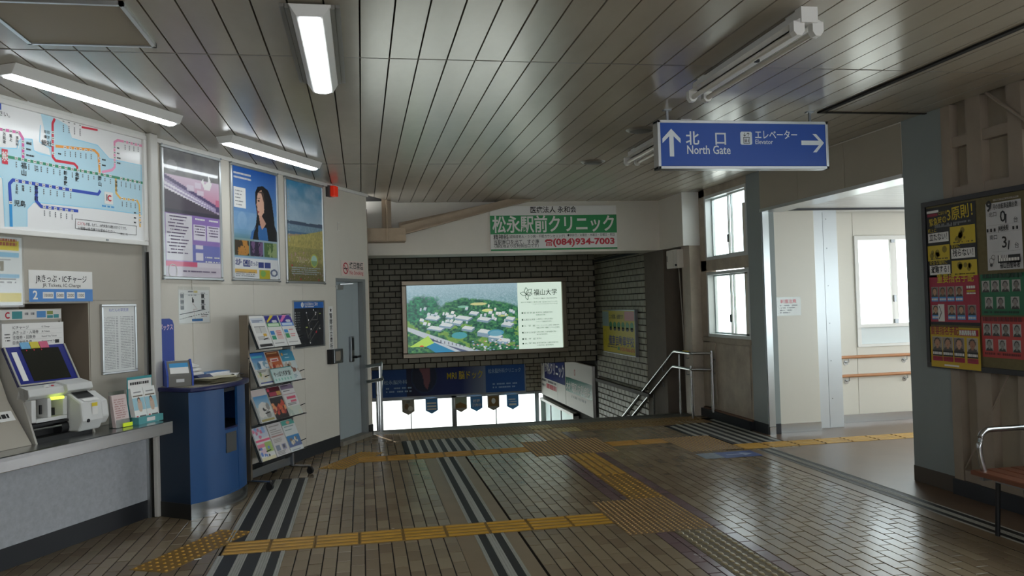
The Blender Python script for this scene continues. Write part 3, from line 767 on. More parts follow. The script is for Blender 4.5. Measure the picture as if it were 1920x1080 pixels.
m_pap = mat('white_paper', '#e4e3df', .55)
m_ink = mat('black_ink', '#1b1b1d', .5)
m_red = mat('red_ink', '#c02a3c', .5)
m_blue = mat('sign_blue', '#2350a8', .35)
m_green = mat('sign_green', '#1d8a4c', .4)
m_yink = mat('yellow_ink', '#e0c81e', .45)
m_gink = mat('grey_ink', '#77797c', .5)
m_lblue = mat('light_blue_ink', '#4a8fd0', .45)
m_teal = mat('teal_ink', '#2e8f94', .45)
m_print = paintmat('matt_print', .45)
m_gloss = paintmat('gloss_print', .3, 0, .6)
m_led = mat('led_lens', '#ffffff', .4, em=LED, emh='#f4fbff')
m_body = mat('lamp_body', '#dcdcd8', .35)
m_navy = mat('navy_plastic', '#1d2250', .3)

# ------------------------------------------------------------------ ceiling lights
def led_light(name, label, loc, rz, L, w=.085):
    t = T(name, label, 'light', loc, rz, 'lit strip lights')
    b = MB(); b.prism([(-w, 0), (w, 0), (w * .62, -.06), (-w * .62, -.06)], 'x', -L / 2, L / 2); b.build('body', m_body, t, bevel=.003)
    h = w * .55; pr = [(-h, -.055), (-h * .85, -.067), (-h * .4, -.074), (h * .4, -.074), (h * .85, -.067), (h, -.055)]
    b = MB(); b.prism(pr, 'x', -L / 2 + .03, L / 2 - .03); b.build('lens', m_led, t)
    return t
a = W(4.33, -4.02, ZC); led_light('ceiling_light', 'lit white strip light on the ceiling above the fare map', a, RW, 1.42)
a = W(6.46, -4.09, ZC); led_light('ceiling_light', 'lit white strip light on the ceiling above the three framed posters', a, RW, 1.45)
t = led_light('ceiling_light', 'lit white strip light between grey side plates, alone in the ceiling planks', (-.205, 4.60, ZC - .01), math.pi / 2, 1.38, .10)
b = MB()
for s in (-1, 1):
    for k, o in enumerate((.105, .13)): b.box(-.66, .66, s * o - .011, s * o + .011, -.012 + .006 * k, .01)
b.build('side_plate', mat('plate_grey', '#77756f', .4, .3), t)

def twin_light(label, x, y0, y1):
    L = y1 - y0; t = T('ceiling_light', label, 'light', (x, y0, ZC), math.pi / 2, 'unlit twin tube lights')
    b = MB(); b.box(0, L, -.035, .035, -.075, -.01); b.prism([(-.085, -.075), (.085, -.075), (.035, -.05), (-.035, -.05)], 'x', 0, L); b.build('channel', m_body, t, bevel=.003)
    for p in (.12, L - .12): MB().box(p - .05, p + .05, -.03, .03, -.012, .004).build('mount', m_body, t)
    for s in (-1, 1):
        MB().cyl((.05, s * .052, -.115), (L - .05, s * .052, -.115), .016, 12).build('tube', mat('unlit_tube', '#d6d3c8', .25), t, smooth=40)
        for p in (0, L - .045):
            b = MB(); b.prism([(s * .052 - .03, -.07), (s * .052 + .03, -.07), (s * .052 + .03, -.12), (s * .052 + .014, -.142), (s * .052 - .014, -.142), (s * .052 - .03, -.12)], 'x', p, p + .045); b.build('lampholder', m_body, t)
    MB().box(-.012, .05, -.045, .045, -.08, .0).build('end_box', m_body, t)
    MB().box(.62, .64, -.055, -.03, -.09, -.02).build('clip', m_black, t)
    return t
twin_light('unlit twin-tube batten on the ceiling in front of the blue hanging sign', 2.255, 3.74, 5.12)
twin_light('unlit twin-tube batten half hidden behind the blue hanging sign', 2.62, 6.2, 7.56)
for i, (x, y, lb) in enumerate(((2.38, 6.6, 'round ceiling speaker beside the left edge of the hanging sign'), (2.40, 8.14, 'round ceiling speaker further back, near the clinic sign'))):
    t = T('ceiling_speaker', lb, 'speaker', (x, y, ZC), 0, 'round ceiling speakers')
    MB().lathe([(0, -.012), (.09, -.014), (.115, -.012), (.13, 0)], (0, 0, 0), 24).build('rim', mat('speaker_rim', '#8d8a80', .4, .4), t, smooth=40)
    MB().lathe([(0, -.018), (.095, -.016)], (0, 0, 0), 24).build('grille', mat('speaker_grille', '#4e4b45', .6), t)
t = T('ceiling_hatch', 'square beige ceiling hatch with metal frame above the ticket counter', 'hatch', (-1.36, 4.30, ZC))
b = MB(); x0, x1, y0, y1 = -.315, .315, -.315, .315
for q in ((x0, x1, y0, y0 + .02), (x0, x1, y1 - .02, y1), (x0, x0 + .02, y0, y1), (x1 - .02, x1, y0, y1)): b.box(*q, -.02, .005)
b.build('frame', m_alu, t)
MB().box(x0 + .022, x1 - .022, y0 + .022, y1 - .022, -.014, .005).build('lid', mat('hatch_beige', '#a99e88', .6), t)

# ------------------------------------------------------------------ hanging direction sign
sx0, sx1, sz0, sz1, SY = 2.242, 3.660, 2.588, 2.962, 5.85
t = T('hanging_sign', 'blue hanging sign to north gate and elevator with aluminium frame', 'sign', (sx0, SY, sz0))
w, h = sx1 - sx0, sz1 - sz0
MB().box(.02, w - .02, .006, .094, .02, h - .02).build('box', m_blue, t)
b = MB()
for q in ((0, w, 0, .022), (0, w, h - .022, h), (0, .022, 0, h), (w - .022, w, 0, h)): b.box(q[0], q[1], 0, .1, q[2], q[3])
b.build('frame', m_alu, t, bevel=.002)
k = .00442; u = lambda p: (p - 1233.5) * k; v = lambda p: (315.5 - p) * k
b = MB(); y = .0045; m_sw = mat('sign_white', '#dfe6ea', .4)
b.poly([(u(1258.5), v(246)), (u(1242), v(263)), (u(1242), v(271)), (u(1254.5), v(259)), (u(1254.5), v(294)), (u(1262.5), v(294)), (u(1262.5), v(259)), (u(1275), v(271)), (u(1275), v(263))], y)
b.build('arrow_symbol', m_sw, t); b = MB()
b.poly([(u(1546), v(269)), (u(1531), v(253)), (u(1524), v(253)), (u(1536), v(265)), (u(1502), v(265)), (u(1502), v(273)), (u(1536), v(273)), (u(1524), v(286)), (u(1531), v(286))], y)
b.build('arrow_symbol', m_sw, t); b = MB()
b.text('北', u(1297), v(271.5), .104, y, 0, .018, None, 'c'); b.text('口', u(1349), v(271.5), .104, y, 0, .018, None, 'c')
b.text('North Gate', u(1286.5), v(289.5), .088, y, 0, .012, .355)
b.build('gate_lettering', m_sw, t); b = MB()
b.text('エレベーター', u(1414), v(261.5), .072, y, 0, .012, .355); b.text('Elevator', u(1414), v(271.5), .047, y, 0, .006, .148)
b.build('elevator_lettering', m_sw, t); b = MB()
b.poly([(u(1388), v(273)), (u(1406), v(273)), (u(1408), v(271)), (u(1408), v(252)), (u(1406), v(250)), (u(1388), v(250)), (u(1386), v(252)), (u(1386), v(271))], y)
bl = 1; y2 = .003
b.rect(u(1391.5), u(1403.5), v(271), v(259.5), y2, bl); b.rect(u(1392.5), u(1402.5), v(270), v(260.5), y2 - .0005, 0)
for px_ in (1394.5, 1397.5, 1400.5):
    b.disc(u(px_), v(262.6), .0035, y2 - .001, bl, 8); b.rect(u(px_) - .0035, u(px_) + .0035, v(269), v(263.6), y2 - .001, bl)
for px_, d_ in ((1394, 1), (1400.5, -1)):
    b.line(u(px_), v(252), u(px_), v(258), .004, y2, bl); vv = 258 if d_ > 0 else 252
    b.line(u(px_ - 2.6), v(vv - d_ * 2.6), u(px_), v(vv), .004, y2, bl); b.line(u(px_ + 2.6), v(vv - d_ * 2.6), u(px_), v(vv), .004, y2, bl)
b.build('elevator_symbol', [m_sw, m_ink], t)
for x in (.10, w - .125):
    q = MB().box(x - .008, x + .008, .042, .058, h, ZC - sz0 + .005).build('hanger', m_steel2, t)
    MB().box(x - .03, x + .03, .03, .07, ZC - sz0 - .008, ZC - sz0 + .003).build('hanger_plate', m_steel2, q)

# ------------------------------------------------------------------ clinic sign on the stair beam
cx0, cx1, cz0, cz1 = 1.812, 3.672, 2.352, 2.985
t = T('clinic_sign', 'white and green clinic sign with red telephone number on the stair beam', 'sign', (cx0, 11.38, cz0))
w, h = cx1 - cx0, cz1 - cz0
MB().box(0, w, -.035, 0, 0, h).build('board', m_pap, t, bevel=.002)
b = MB(); y = -.0362; f = lambda p: (p - 900 / 1) ; k = w / 795
u = lambda p: (p - 67) * k; v = lambda p: h - (p - 60) * (h / 272)
b.rect(0, w, v(231), v(118), y, 0); b.rect(0, w, 0, v(322), y, 0); y -= .001
b.text('医療法人 永和会', u(317), v(100), .092, y, 1, .012, u(607) - u(317))
b.text('松永駅前クリニック', u(80), v(213), .235, y, 2, .02, u(845) - u(80))
b.text('精神科', u(85), v(262), .075, y, 1, .012, u(178) - u(85)); b.text('（認知症老人・うつ病・不眠カウンセリング）', u(180), v(255), .045, y, 1, .004, u(528) - u(180))
b.text('●休診日／火曜日・木曜日・日曜日・祝日', u(545), v(250), .042, y, 1, .004, u(845) - u(545))
b.text('当駅南口を出て、すぐ南', u(86), v(292), .07, y, 1, .008, u(366) - u(86)); b.text('（現在地より反対側出口です）', u(90), v(313), .052, y, 1, .006, u(362) - u(90))
b.text('(084)934-7003', u(452), v(301), .115, y, 3, .035, u(845) - u(452))
b.poly([(u(408), v(308)), (u(446), v(308)), (u(442), v(284)), (u(412), v(284))], y, 3); b.poly([(u(403), v(284)), (u(403), v(272)), (u(414), v(266)), (u(440), v(266)), (u(450), v(272)), (u(450), v(284)), (u(440), v(284)), (u(440), v(278)), (u(414), v(278)), (u(414), v(284))], y, 3)
for i in range(3):
    for j in range(3): b.rect(u(416 + i * 8), u(421 + i * 8), v(305 - j * 6), v(301 - j * 6), y - .001, 2)
b.prints([m_green, m_ink, m_pap, m_red], t, .005)

# ------------------------------------------------------------------ lit campus sign (light box)
t = T('light_box', 'large lit advertising box with aerial photograph of a green campus', 'light box', (.70, YB, .68))
w, h = 3.03, 1.385; fr_ = .085
b = MB(); D_ = .16
for q in ((0, w, 0, fr_), (0, w, h - fr_, h)): b.box(q[0], q[1], -D_, 0, q[2], q[3])
for q in ((0, fr_, fr_, h - fr_), (w - fr_, w, fr_, h - fr_)): b.box(q[0], q[1], -D_, 0, q[2], q[3])
b.build('frame', mat('bronze_frame', '#8a8172', .35, .8), t, bevel=.01)
MB().box(fr_, w - fr_, -.10, -.01, fr_, h - fr_).build('back', m_white, t)
pw_, ph_ = 2.02, h - 2 * fr_
P = Pic(pw_, ph_, 400, 246, '#4f7f8c'); U, V_ = P.U, P.V
nA = fbm(U * 13, V_ * 11, 3); nB = fbm(U * 52, V_ * 44, 9, 4); nC = fbm(U * 110, V_ * 84, 5, 3); nD = fbm(U * 6, V_ * 5, 21, 4)
P.C = np.stack([.13 + .30 * nC ** 1.6, .25 + .27 * nC, .28 + .28 * nC], -1)                       # hazy town
P.mix(V_ > .72, '#a9c0cc', np.clip((V_ - .74) * 2.6, 0, .85))
def wood(mask, g, k=1.):
    t_ = np.clip(nB * 1.5 - .28, 0, 1)
    P.mix(mask, np.stack([.012 + .16 * t_ ** 2 * g, .055 + .28 * t_ ** 1.4, .045 + .09 * t_ * (1.4 - g)], -1), k)
edge = (nD - .5) * .22 + (nB - .5) * .10
soft = lambda d, k=16: np.clip(d * k + .5, 0, 1)
wood(soft(.52 + .30 * np.exp(-((U - .10) / .26) ** 2) + edge - V_) * soft(.60 - U + edge, 8), .3)
wood(soft(1 - ((U - .62) / .40) ** 2 - ((V_ - .56) / .21) ** 2 + edge * 4, 5), .62)
wood(soft(.44 + edge - V_), .62); wood(soft(.26 + edge - V_), .85); wood(soft(.60 + edge - V_) * soft(U - .76, 10), .6)
P.mix((nA > .60) & (V_ < .5) & (V_ > .06), '#86ad4e', .6); P.ell(.64, .70, .075, .022, '#c2c48a'); P.ell(.50, .665, .05, .018, '#79b09a'); P.ell(.72, .60, .05, .022, '#cdd58a'); P.ell(.86, .52, .05, .02, '#b5c278')
rb = random.Random(4)
def block(cu_, cv, w_, hh, top='#cdd6d6', face='#7f97a8', tilt=-.30):
    A_, B_, C_, D_ = (cu_, cv), (cu_ + w_, cv + w_ * tilt), (cu_ + w_ * 1.35, cv + w_ * tilt + .035 + hh * .2), (cu_ + w_ * .36, cv + .035 + hh * .2)
    P.poly([A_, B_, C_, D_], top); P.poly([A_, B_, (B_[0], B_[1] - hh), (A_[0], A_[1] - hh)], face); P.poly([B_, C_, (C_[0], C_[1] - hh), (B_[0], B_[1] - hh)], '#6d8496')
for i in range(50): block(rb.uniform(.10, .95), rb.uniform(.40, .66), rb.uniform(.012, .03), .012, rb.choice(('#d9dfe0', '#c6d2d6', '#e6e6e0', '#b7c4cb')))
for a_ in ((.16, .51, .10, .02), (.17, .36, .12, .02), (.28, .40, .10, .03), (.40, .43, .07, .03), (.42, .50, .12, .025), (.62, .47, .10, .03), (.48, .34, .09, .03), (.62, .28, .10, .06), (.72, .20, .10, .06), (.84, .38, .09, .03), (.80, .14, .09, .04), (.34, .52, .06, .02), (.55, .56, .07, .02), (.88, .46, .07, .03)): block(*a_)
P.poly([(.10, .16), (.24, .22), (.45, 0), (.24, 0)], '#2f7fa6'); P.ell(.79, .26, .075, .05, '#4d93ac'); P.ell(.46, .24, .07, .05, '#4a98a0'); P.mix(((U - .79) / .08) ** 2 + ((V_ - .25) / .06) ** 2 < .5, '#7fb0bc', .5)
P.poly([(0, .39), (0, .33), (.42, 0), (.66, 0), (.58, .03)], '#b4bec4'); P.poly([(.17, .24), (.20, .18), (.54, 0), (.47, .0)], '#44506e', .95)
for i in range(9): P.rect(.22 + i * .034, .228 + i * .034, .10 - i * .012 + .06, .165 - i * .014 + .04, '#2a3048', .8)
P.poly([(.02, .10), (.18, .25), (.23, .14), (.07, .03)], '#a9cf5a'); P.ell(.12, .09, .02, .022, '#d05838'); wood((U < .16) & (V_ < .09), .8)
for i in range(60): P.ell(rb.uniform(.55, 1), rb.uniform(0, .16), .010, .009, rb.choice(('#d9dfe0', '#8aa7c0', '#e9ebe7', '#b58f7a', '#5c7a58')))
P.build('aerial_picture', fr_ + .01, fr_, -.103, paintmat('lit_print', .25, .8, .0), t)
m_lit = mat('lit_white', '#cfe3d2', .3, em=.78, emh='#dcefe0')
b = MB(); x0 = fr_ + .01 + pw_; x1 = w - fr_; b.rect(x0, x1, fr_, h - fr_, -.103, 0)
u = lambda p: x0 + (p - 227) / 296 * (x1 - x0); v = lambda p: h - fr_ - (p - 533) / 412 * (h - 2 * fr_); y = -.105
b.text('福山大学', u(335), v(611), .115, y, 1, .008, u(493) - u(335)); b.text('FUKUYAMA UNIVERSITY', u(335), v(637), .028, y, 1, .004, u(493) - u(335))
b.text('福山市学園町１番地三蔵  ☎084-936-2111(代)', u(248), v(659), .024, y, 3, 0, u(495) - u(248)); b.text('http://www.fukuyama-u.ac.jp', u(330), v(670), .02, y, 3, 0, u(495) - u(330))
for r_, (nm, d1, d2) in enumerate((('経 済 学 部', '経済学科  国際経済学科', '税務会計学科'), ('人間文化学部', '心理学科  人間文化学科', 'メディア情報文化学科'), ('工  学  部', 'スマートシステム学科  建築学科', '情報工学科  機械システム工学科'), ('生命工学部', '生物工学科  生命栄養科学科', '海洋生物科学科'), ('薬  学  部', '薬学科', ''), ('大 学 院', '経済学研究科  人間科学研究科', '工学研究科  薬学研究科'))):
    pz = (727, 769, 808, 849, 889, 917)[r_]
    b.rect(u(251), u(260), v(pz), v(pz - 10), y, 2); b.text(nm, u(264), v(pz), .034, y, 1, 0, u(340) - u(264))
    b.text(d1, u(347), v(pz - 2), .028, y, 1, 0); 
    if d2: b.text(d2, u(347), v(pz + 13), .028, y, 1, 0)
def leaf(cx, cz, L_, a_):   # open leaf outline
    pts = []
    for i in range(13):
        q = i / 12; pts.append((q * L_, .3 * L_ * math.sin(math.pi * q) * (1.1 - .4 * q)))
    pts += [(p, -q) for p, q in pts[::-1]]; c_, s_ = math.cos(a_), math.sin(a_)
    R_ = [(cx + p * c_ - q * s_, cz + p * s_ + q * c_) for p, q in pts]
    for i in range(len(R_) - 1): b.line(*R_[i], *R_[i + 1], .009, y, 2)
for L_, a_ in ((.12, 2.9), (.13, 1.6), (.14, .75), (.11, .1), (.10, -1.35)): leaf(u(287), v(607), L_, a_)
b.build('text_panel', [m_lit, mat('lit_ink', '#1d2a24', .4), mat('lit_green', '#0f6a44', .4), mat('lit_grey', '#54625b', .4)], t)

# driving school sign on the side wall (faces left)
yA, zA = on_x(1135, 582, XS - .05); yB, zB = on_x(1201, 668, XS - .05)
w, h = 1.78, .76
t = T('driving_school_sign', 'yellow driving school sign with row of green cars on the brick side wall', 'sign', (XS, 14.22, .685), RR)
MB().box(0, w, -.055, 0, 0, h).build('board', m_steel2, t, bevel=.004)
b = MB(); y = -.057; b.rect(.02, w - .02, .02, h - .02, y, 0); y -= .001; u = lambda p: .02 + (p - 797) / 200 * (w - .04); v = lambda p: h - .02 - (p - 708) / 285 * (h - .04)
b.rect(u(797), u(840), v(815), v(712), y, 6); b.rect(u(940), u(997), v(772), v(712), y, 4)
b.text('この道路、必要です', u(845), v(760), .075, y, 1, .01, u(932) - u(845))
for i in range(6):
    b.disc(u(852 + i * 26), v(806), .09, y, 5, 12, .06); b.disc(u(852 + i * 26), v(830), .075, y, 7, 10, .035)
b.text('備南自動車学校', u(836), v(936), .165, y, 2, .018, u(992) - u(836)); b.text('0120-968-676', u(905), v(975), .08, y, 3, .03, u(995) - u(905))
b.dash(u(825), u(890), v(945), .018, y, 1, 2); b.dash(u(825), u(890), v(960), .018, y, 1, 3); b.rect(u(893), u(905), v(972), v(950), y, 5); b.ring(u(812), v(880), .09, .10, y, 8)
b.build('lettering', [mat('sign_yellow', '#cdb91c', .4), m_ink, mat('deep_blue_ink', '#26307a', .4), mat('orange_ink', '#c8501e', .4), mat('pink_ink', '#d88a94', .4), m_green, mat('photo_grey', '#8ba0a0', .5), mat('dark_grey_ink', '#3a3d3f', .5), mat('ochre_ink', '#a8921c', .4)], t)

# banner over the lower exit
t = T('exit_banner', 'dark blue brain scan banner above the lower exit with yellow lettering', 'banner', (.16, 19.575, -.555))
w, h = 3.72, .80
MB().box(0, w, -.06, 0, 0, h).build('board', m_steel2, t)
P = Pic(w - .06, h - .06, 190, 44, '#1b4f9c'); U, V_ = P.U, P.V
P.rect(.22, .72, 0, 1, '#12296e'); P.mix((U > .22) & (U < .45), '#0a1430', .75 * np.clip((.45 - U) * 6, 0, 1)); P.mix((U > .58) & (U < .74), '#8b97ad', np.clip((U - .58) * 5.5, 0, .85)); P.rect(.738, 1, 0, 1, '#1d56a4')
P.ell(.335, .62, .085, .55, '#1d3a66', .7); P.ell(.335, .62, .08, .5, '#0b1226', .6); P.poly([(.29, 1), (.37, 1), (.375, .5), (.355, .2), (.335, .3), (.325, .65)], '#8f5a66', .9)
P.build('print', .03, .03, -.0615, m_print, t)
b = MB(); y = -.063; u = lambda p: (p - 210) / 1520 * w; v = lambda p: (470 - p) / 290 * h + .03
b.text('MRI 脳ドック', 1.80, .40, .20, y, 0, .008, .86); b.text('松永脳外科クリニック', 2.80, .50, .11, y, 1, .01, .80); b.text('松永脳外科', .30, .34, .10, y, 1, .01, .55)
for i, (a_, z_) in enumerate(((.35, .14), (.35, .22), (2.9, .13), (2.9, .21))): b.dash(a_, a_ + .6, z_, .035, y, 1, i)
b.prints([m_yink, mat('pale_ink', '#9fc0e0', .5)], t, .12)

# pennants hanging under the banner
for i, (px_, kind, lb) in enumerate(((765, 0, 'grey pennant with animal photo, leftmost of the six'), (809, 1, 'blue pennant with three white bars, second from left'), (864, 2, 'pennant with golden landscape photo beside the central mullion'),
                                     (893, 3, 'blue pennant with large white lettering'), (925, 4, 'brown pennant with photo, between blue lettered pennants'), (961, 5, 'blue pennant with small print, rightmost of the six'))):
    x, z = on_y(px_, 745, 19.5); t = T('pennant', lb, 'pennant', (x, 19.5, -.60), 0, 'pennants above the lower exit')
    w = .29; b = MB(); pts = [(-w / 2, 0), (w / 2, 0), (w / 2, -.28), (0, -.36), (-w / 2, -.28)]; b.prism(pts, 'y', -.004, .004); b.build('sheet', m_lblue if kind in (1, 3, 5) else mat('pennant_grey', '#9a948a', .6), t)
    MB().cyl((-w / 2 - .02, 0, .0), (w / 2 + .02, 0, .0), .008, 8).build('rod', m_steel2, t)
    b = MB(); y = -.0055
    if kind == 1: [b.rect(-.11, .11, -.13 - k_ * .07, -.09 - k_ * .07, y, 0) for k_ in range(3)]
    elif kind == 3: b.text('好評', 0, -.14, .08, y, 0, .014, None, 'c'); b.text('発売中', 0, -.24, .075, y, 0, .02, .24, 'c')
    elif kind == 5: b.dash(-.1, .1, -.13, .03, y, 0, 1); b.dash(-.1, .1, -.18, .02, y, 0, 2); b.rect(-.09, .09, -.26, -.215, y, 0)
    elif kind == 0: b.disc(-.04, -.16, .05, y, 1, 10, .07); b.disc(.05, -.21, .06, y, 0, 10, .06); b.disc(.0, -.05, .05, y, 2, 10, .03)
    elif kind == 2: b.rect(-.13, .13, -.26, -.01, y, 3); b.poly([(-.13, -.26), (.13, -.26), (.13, -.19), (-.02, -.12), (-.13, -.17)], y - .001, 4)
    else: b.rect(-.12, .12, -.26, -.02, y, 4); b.disc(.0, -.13, .05, y - .001, 0, 12, .07)
    b.build('print', [m_pap, mat('fur_brown', '#7d6650', .6), m_gink, mat('dusk_sky', '#9aa58f', .5), mat('ochre_land', '#8b6b3f', .6)], t)

# sign panels and show window on the lower right wall
t = T('wall_sign', 'white and navy clinic sign panel on the lower stair wall, left one', 'sign', (XS, 19.55, -.62), RR)
MB().box(0, 2.42, -.06, 0, 0, 1.08).build('board', m_pap, t, bevel=.004)
b = MB(); y = -.062; b.rect(.4, 2.42, .42, 1.02, y, 0); b.text('歯科クリニック', .45, .58, .30, y - .001, 1, .02, 1.9); b.text('Ｖ', .1, .7, .3, y, 0, .02); b.dash(.6, 1.6, .20, .11, y, 2, 9, .95); b.dash(.1, 1.6, .34, .05, y, 3, 3); b.dash(.1, .5, .22, .05, y, 3, 5); b.rect(1.7, 1.712, 0, .42, y, 3)
b.build('lettering', [mat('navy_ink', '#1f2f74', .35), m_pap, m_red, m_gink], t)
t = T('wall_sign', 'white and green dental sign panel on the lower stair wall, right one', 'sign', (XS, 17.10, -.62), RR)
MB().box(0, 2.1, -.06, 0, 0, .98).build('board', m_pap, t, bevel=.004)
b = MB(); y = -.062; b.rect(.03, 2.07, .32, .62, y, 0); b.text('木村眼科内科病院', .06, .36, .20, y - .001, 1, .02, 1.9); b.text('０', .75, .70, .16, y, 2, .015); b.dash(.5, 1.6, .22, .05, y, 3, 3)
b.build('lettering', [mat('teal_sign', '#1f7a68', .35), m_pap, m_red, m_gink], t)
t = T('show_window', 'white framed glass showcase under the stair wall signs', 'showcase', (XS, 19.45, -2.4), RR)
w, h = 3.15, 1.7; b = MB()
for q in ((0, w, 0, .06), (0, w, h - .06, h), (0, .06, 0, h), (w - .06, w, 0, h)): b.box(q[0], q[1], -.12, -.0, q[2], q[3])
b.build('frame', m_white, t, bevel=.004)
MB().box(.06, w - .06, -.012, -.004, .06, h - .06).build('back', mat('case_lining', '#c3cccd', .4), t); MB().box(.06, w - .06, -.10, -.095, .06, h - .06).build('glass', m_glass, t)
for x in (1.0, 2.0): MB().box(x - .012, x + .012, -.11, -.08, .06, h - .06).build('glazing_bar', m_steel2, t)

# ------------------------------------------------------------------ steel bracket by the stair beam
t = T('steel_bracket', 'brown painted steel bracket and brace under the ceiling at the stair beam', 'bracket', (.03, 11.05, 2.30))
m_br = mat('brace_paint', '#a8967f', .55, 0, .12, 5)
b = MB(); b.box(-.1, .58, .02, .33, .19, .21); b.box(-.1, .58, .0, .02, .20, .37); b.build('base_plate', m_br, t, bevel=.003)
b = MB(); b.box(.27, .395, .1, .115, .2, .78); b.box(.325, .34, -.03, .1, .2, .78); b.build('hanger_plate', m_br, t)
for y0, dz in ((.04, 0.), (.22, .06)):
    b = MB(); P0 = [(.50, .28 + dz), (.50, .40 + dz), (2.2, .80), (2.5, .80), (2.3, .745)]; b.prism(P0, 'y', y0, y0 + .02); b.prism([(.50, .28 + dz), (.56, .28 + dz), (2.36, .745), (2.3, .745)], 'y', y0 - .06, y0 + .06); b.build('brace', m_br, t)
for x in (.1, .22, .42, .5): MB().cyl((x, -.004, .29), (x, -.014, .29), .014, 6).build('bolt', m_br, t)

# ------------------------------------------------------------------ stair handrails
def bend(P, r=.06, n=5):
    out = [P[0]]
    for a_, b_, c_ in zip(P, P[1:], P[2:]):
        a_, b_, c_ = map(Vector, (a_, b_, c_)); p0 = b_ + (a_ - b_).normalized() * r; p1 = b_ + (c_ - b_).normalized() * r
        for i in range(n + 1):
            q = i / n; out.append(tuple(p0 * (1 - q) ** 2 + b_ * 2 * q * (1 - q) + p1 * q * q))
    return out + [P[-1]]
t = T('handrail', 'double stainless handrail at the right of the stair head', 'handrail', (4.30, 10.25, 0))
for z in (.865, .65):
    P0 = [(-.0, 4.9, z - 2.18), (-.0, .62, z), (0, 0, z), (.21, -.15, z)] if z > .7 else [(-.0, 4.9, z - 2.15), (-.0, .68, z), (0, 0, z), (.21, -.15, z)]
    MB().tube(bend(P0), .02, 12).build('rail', m_steel, t, smooth=50)
MB().cyl((0, .04, 0), (0, .04, .70), .017, 12).build('leg', m_steel, t, smooth=50); MB().cyl((0, .45, -.0), (0, .45, .83), .013, 12).build('leg', m_steel, t, smooth=50)
MB().cyl((.215, -.15, .09), (.215, -.15, .90), .022, 12).build('leg', m_steel, t, smooth=50)
for y0 in (1.5, 2.6, 4.2): MB().cyl((-.0, y0, -.16 - (y0 - .62) * .51), (-.0, y0, .62 - (y0 - .62) * .51), .014, 10).build('leg', m_steel, t)
for y0 in (.2, 1.1, 1.9, 2.7):
    for z in (.82, .60):
        dz = -max(0, y0 - .62) * .51; b = MB(); b.tube([(0, y0, z + .03 + dz), (0, y0, z - .03 + dz), (.04, y0, z - .03 + dz)], .007, 6); b.build('saddle', m_steel2, t)
MB().box(-.012, .012, .12, .30, .885, .889).build('braille_plate', m_yink, t)
b = MB(); b.tube([(.21, -.14, .78), (.265, -.14, .78)], .008, 8); b.tube([(.21, -.14, .60), (.265, -.14, .60)], .008, 8); b.build('wall_bracket', m_steel2, t)

p0 = Vector(W(9.16, -4.60)); p1 = Vector((.215, 10.72, 0))
t = T('handrail', 'short double handrail and barred post by the service door', 'handrail', tuple(p1))
for i, z in enumerate((.865, .675)):
    a_ = p0 - p1; e = Vector((.02 if i else 0, -.02 if i else 0, 0))
    MB().tube([(a_.x, a_.y, z + .012), (e.x, e.y, z)], .021, 12).build('rail', m_steel2, t, smooth=50)
    MB().dome(e.x, e.y, z - .01, .024, .03, 10).build('end_cap', m_steel2, t)
    MB().tube([(e.x, e.y, z), (.02, .35, z), (-.0, 6, z - 2.9)], .018, 10).build('rail', m_steel2, t, smooth=50)
for x, y0 in ((0, 0), (-.03, .12), (-.05, .3)): MB().cyl((x, y0, -.1), (x, y0, .86 if y0 == 0 else .66), .02 if y0 == 0 else .014, 10).build('post', m_steel2, t, smooth=50)
for z in (.08, .20, .32, .44): MB().cyl((0, 0, z), (-.06, .32, z), .006, 6).build('bar', m_steel2, t)

t = T('fuse_box', 'small white electrical box on the brown column beneath the bulkhead', 'electrical box', (4.33, 11.12, 2.03), RR)
MB().box(0, .40, 0, .12, 0, .26).build('case', m_wall, t, bevel=.004); MB().box(.015, .27, -.008, 0, .015, .245).build('door', m_wall, t, bevel=.003)
MB().box(.04, .055, -.014, -.008, .10, .18).build('latch', m_steel2, t); MB().tube([(.3, .06, 0), (.31, .07, -.3), (.34, .08, -.9), (.33, .1, -2.0)], .009, 8).build('cable', mat('cable_grey', '#8d877e', .6), t)
MB().cyl((.37, .0, .04), (.37, -.02, .04), .015, 8).build('gland', m_black, t)
# ------------------------------------------------------------------ fare map board above the ticket counter
MS, MN = 3.2, -4.57
def frame_on(b, x0, x1, z0, z1, t_, y0, y1, mi=0):
    b.box(x0, x1, y0, y1, z0, z0 + t_, mi); b.box(x0, x1, y0, y1, z1 - t_, z1, mi); b.box(x0, x0 + t_, y0, y1, z0 + t_, z1 - t_, mi); b.box(x1 - t_, x1, y0, y1, z0 + t_, z1 - t_, mi)
t = T('fare_map', 'large white framed railway fare map lit from above, over the ticket counter', 'map', W(MS, NT, 2.15), RW)
w = on_wall(276, 300, MN)[0] - MS; h = .875
b = MB(); frame_on(b, 0, w, 0, h, .035, -.06, 0); b.build('frame', m_white, t, bevel=.004)
MB().box(.03, w - .03, -.04, -.0, .03, h - .03).build('board', mat('map_white', '#e9e9e8', .22, 0, spec=.6), t)
mp = mat
MC = [mat('map_sea', '#b9dbe8', .25), mat('map_green', '#3f8f6c', .3), mat('map_magenta', '#d0559a', .3), mat('map_red', '#d0384a', .3), mat('map_orange', '#eda04a', .3),
      mat('map_pink', '#ee9fc0', .3), mat('map_blue', '#3550b0', .3), mat('map_skyblue', '#2f94d4', .3), mat('map_yellow', '#eebf62', .3), m_ink, m_pap, mat('map_coast', '#8fd0ea', .3), m_red, m_gink]
b = MB()
def mq(x, y):
    s_, z_ = on_wall(x * .315, 140 + y * .315, MN - .02); return s_ - MS, z_ - 2.15
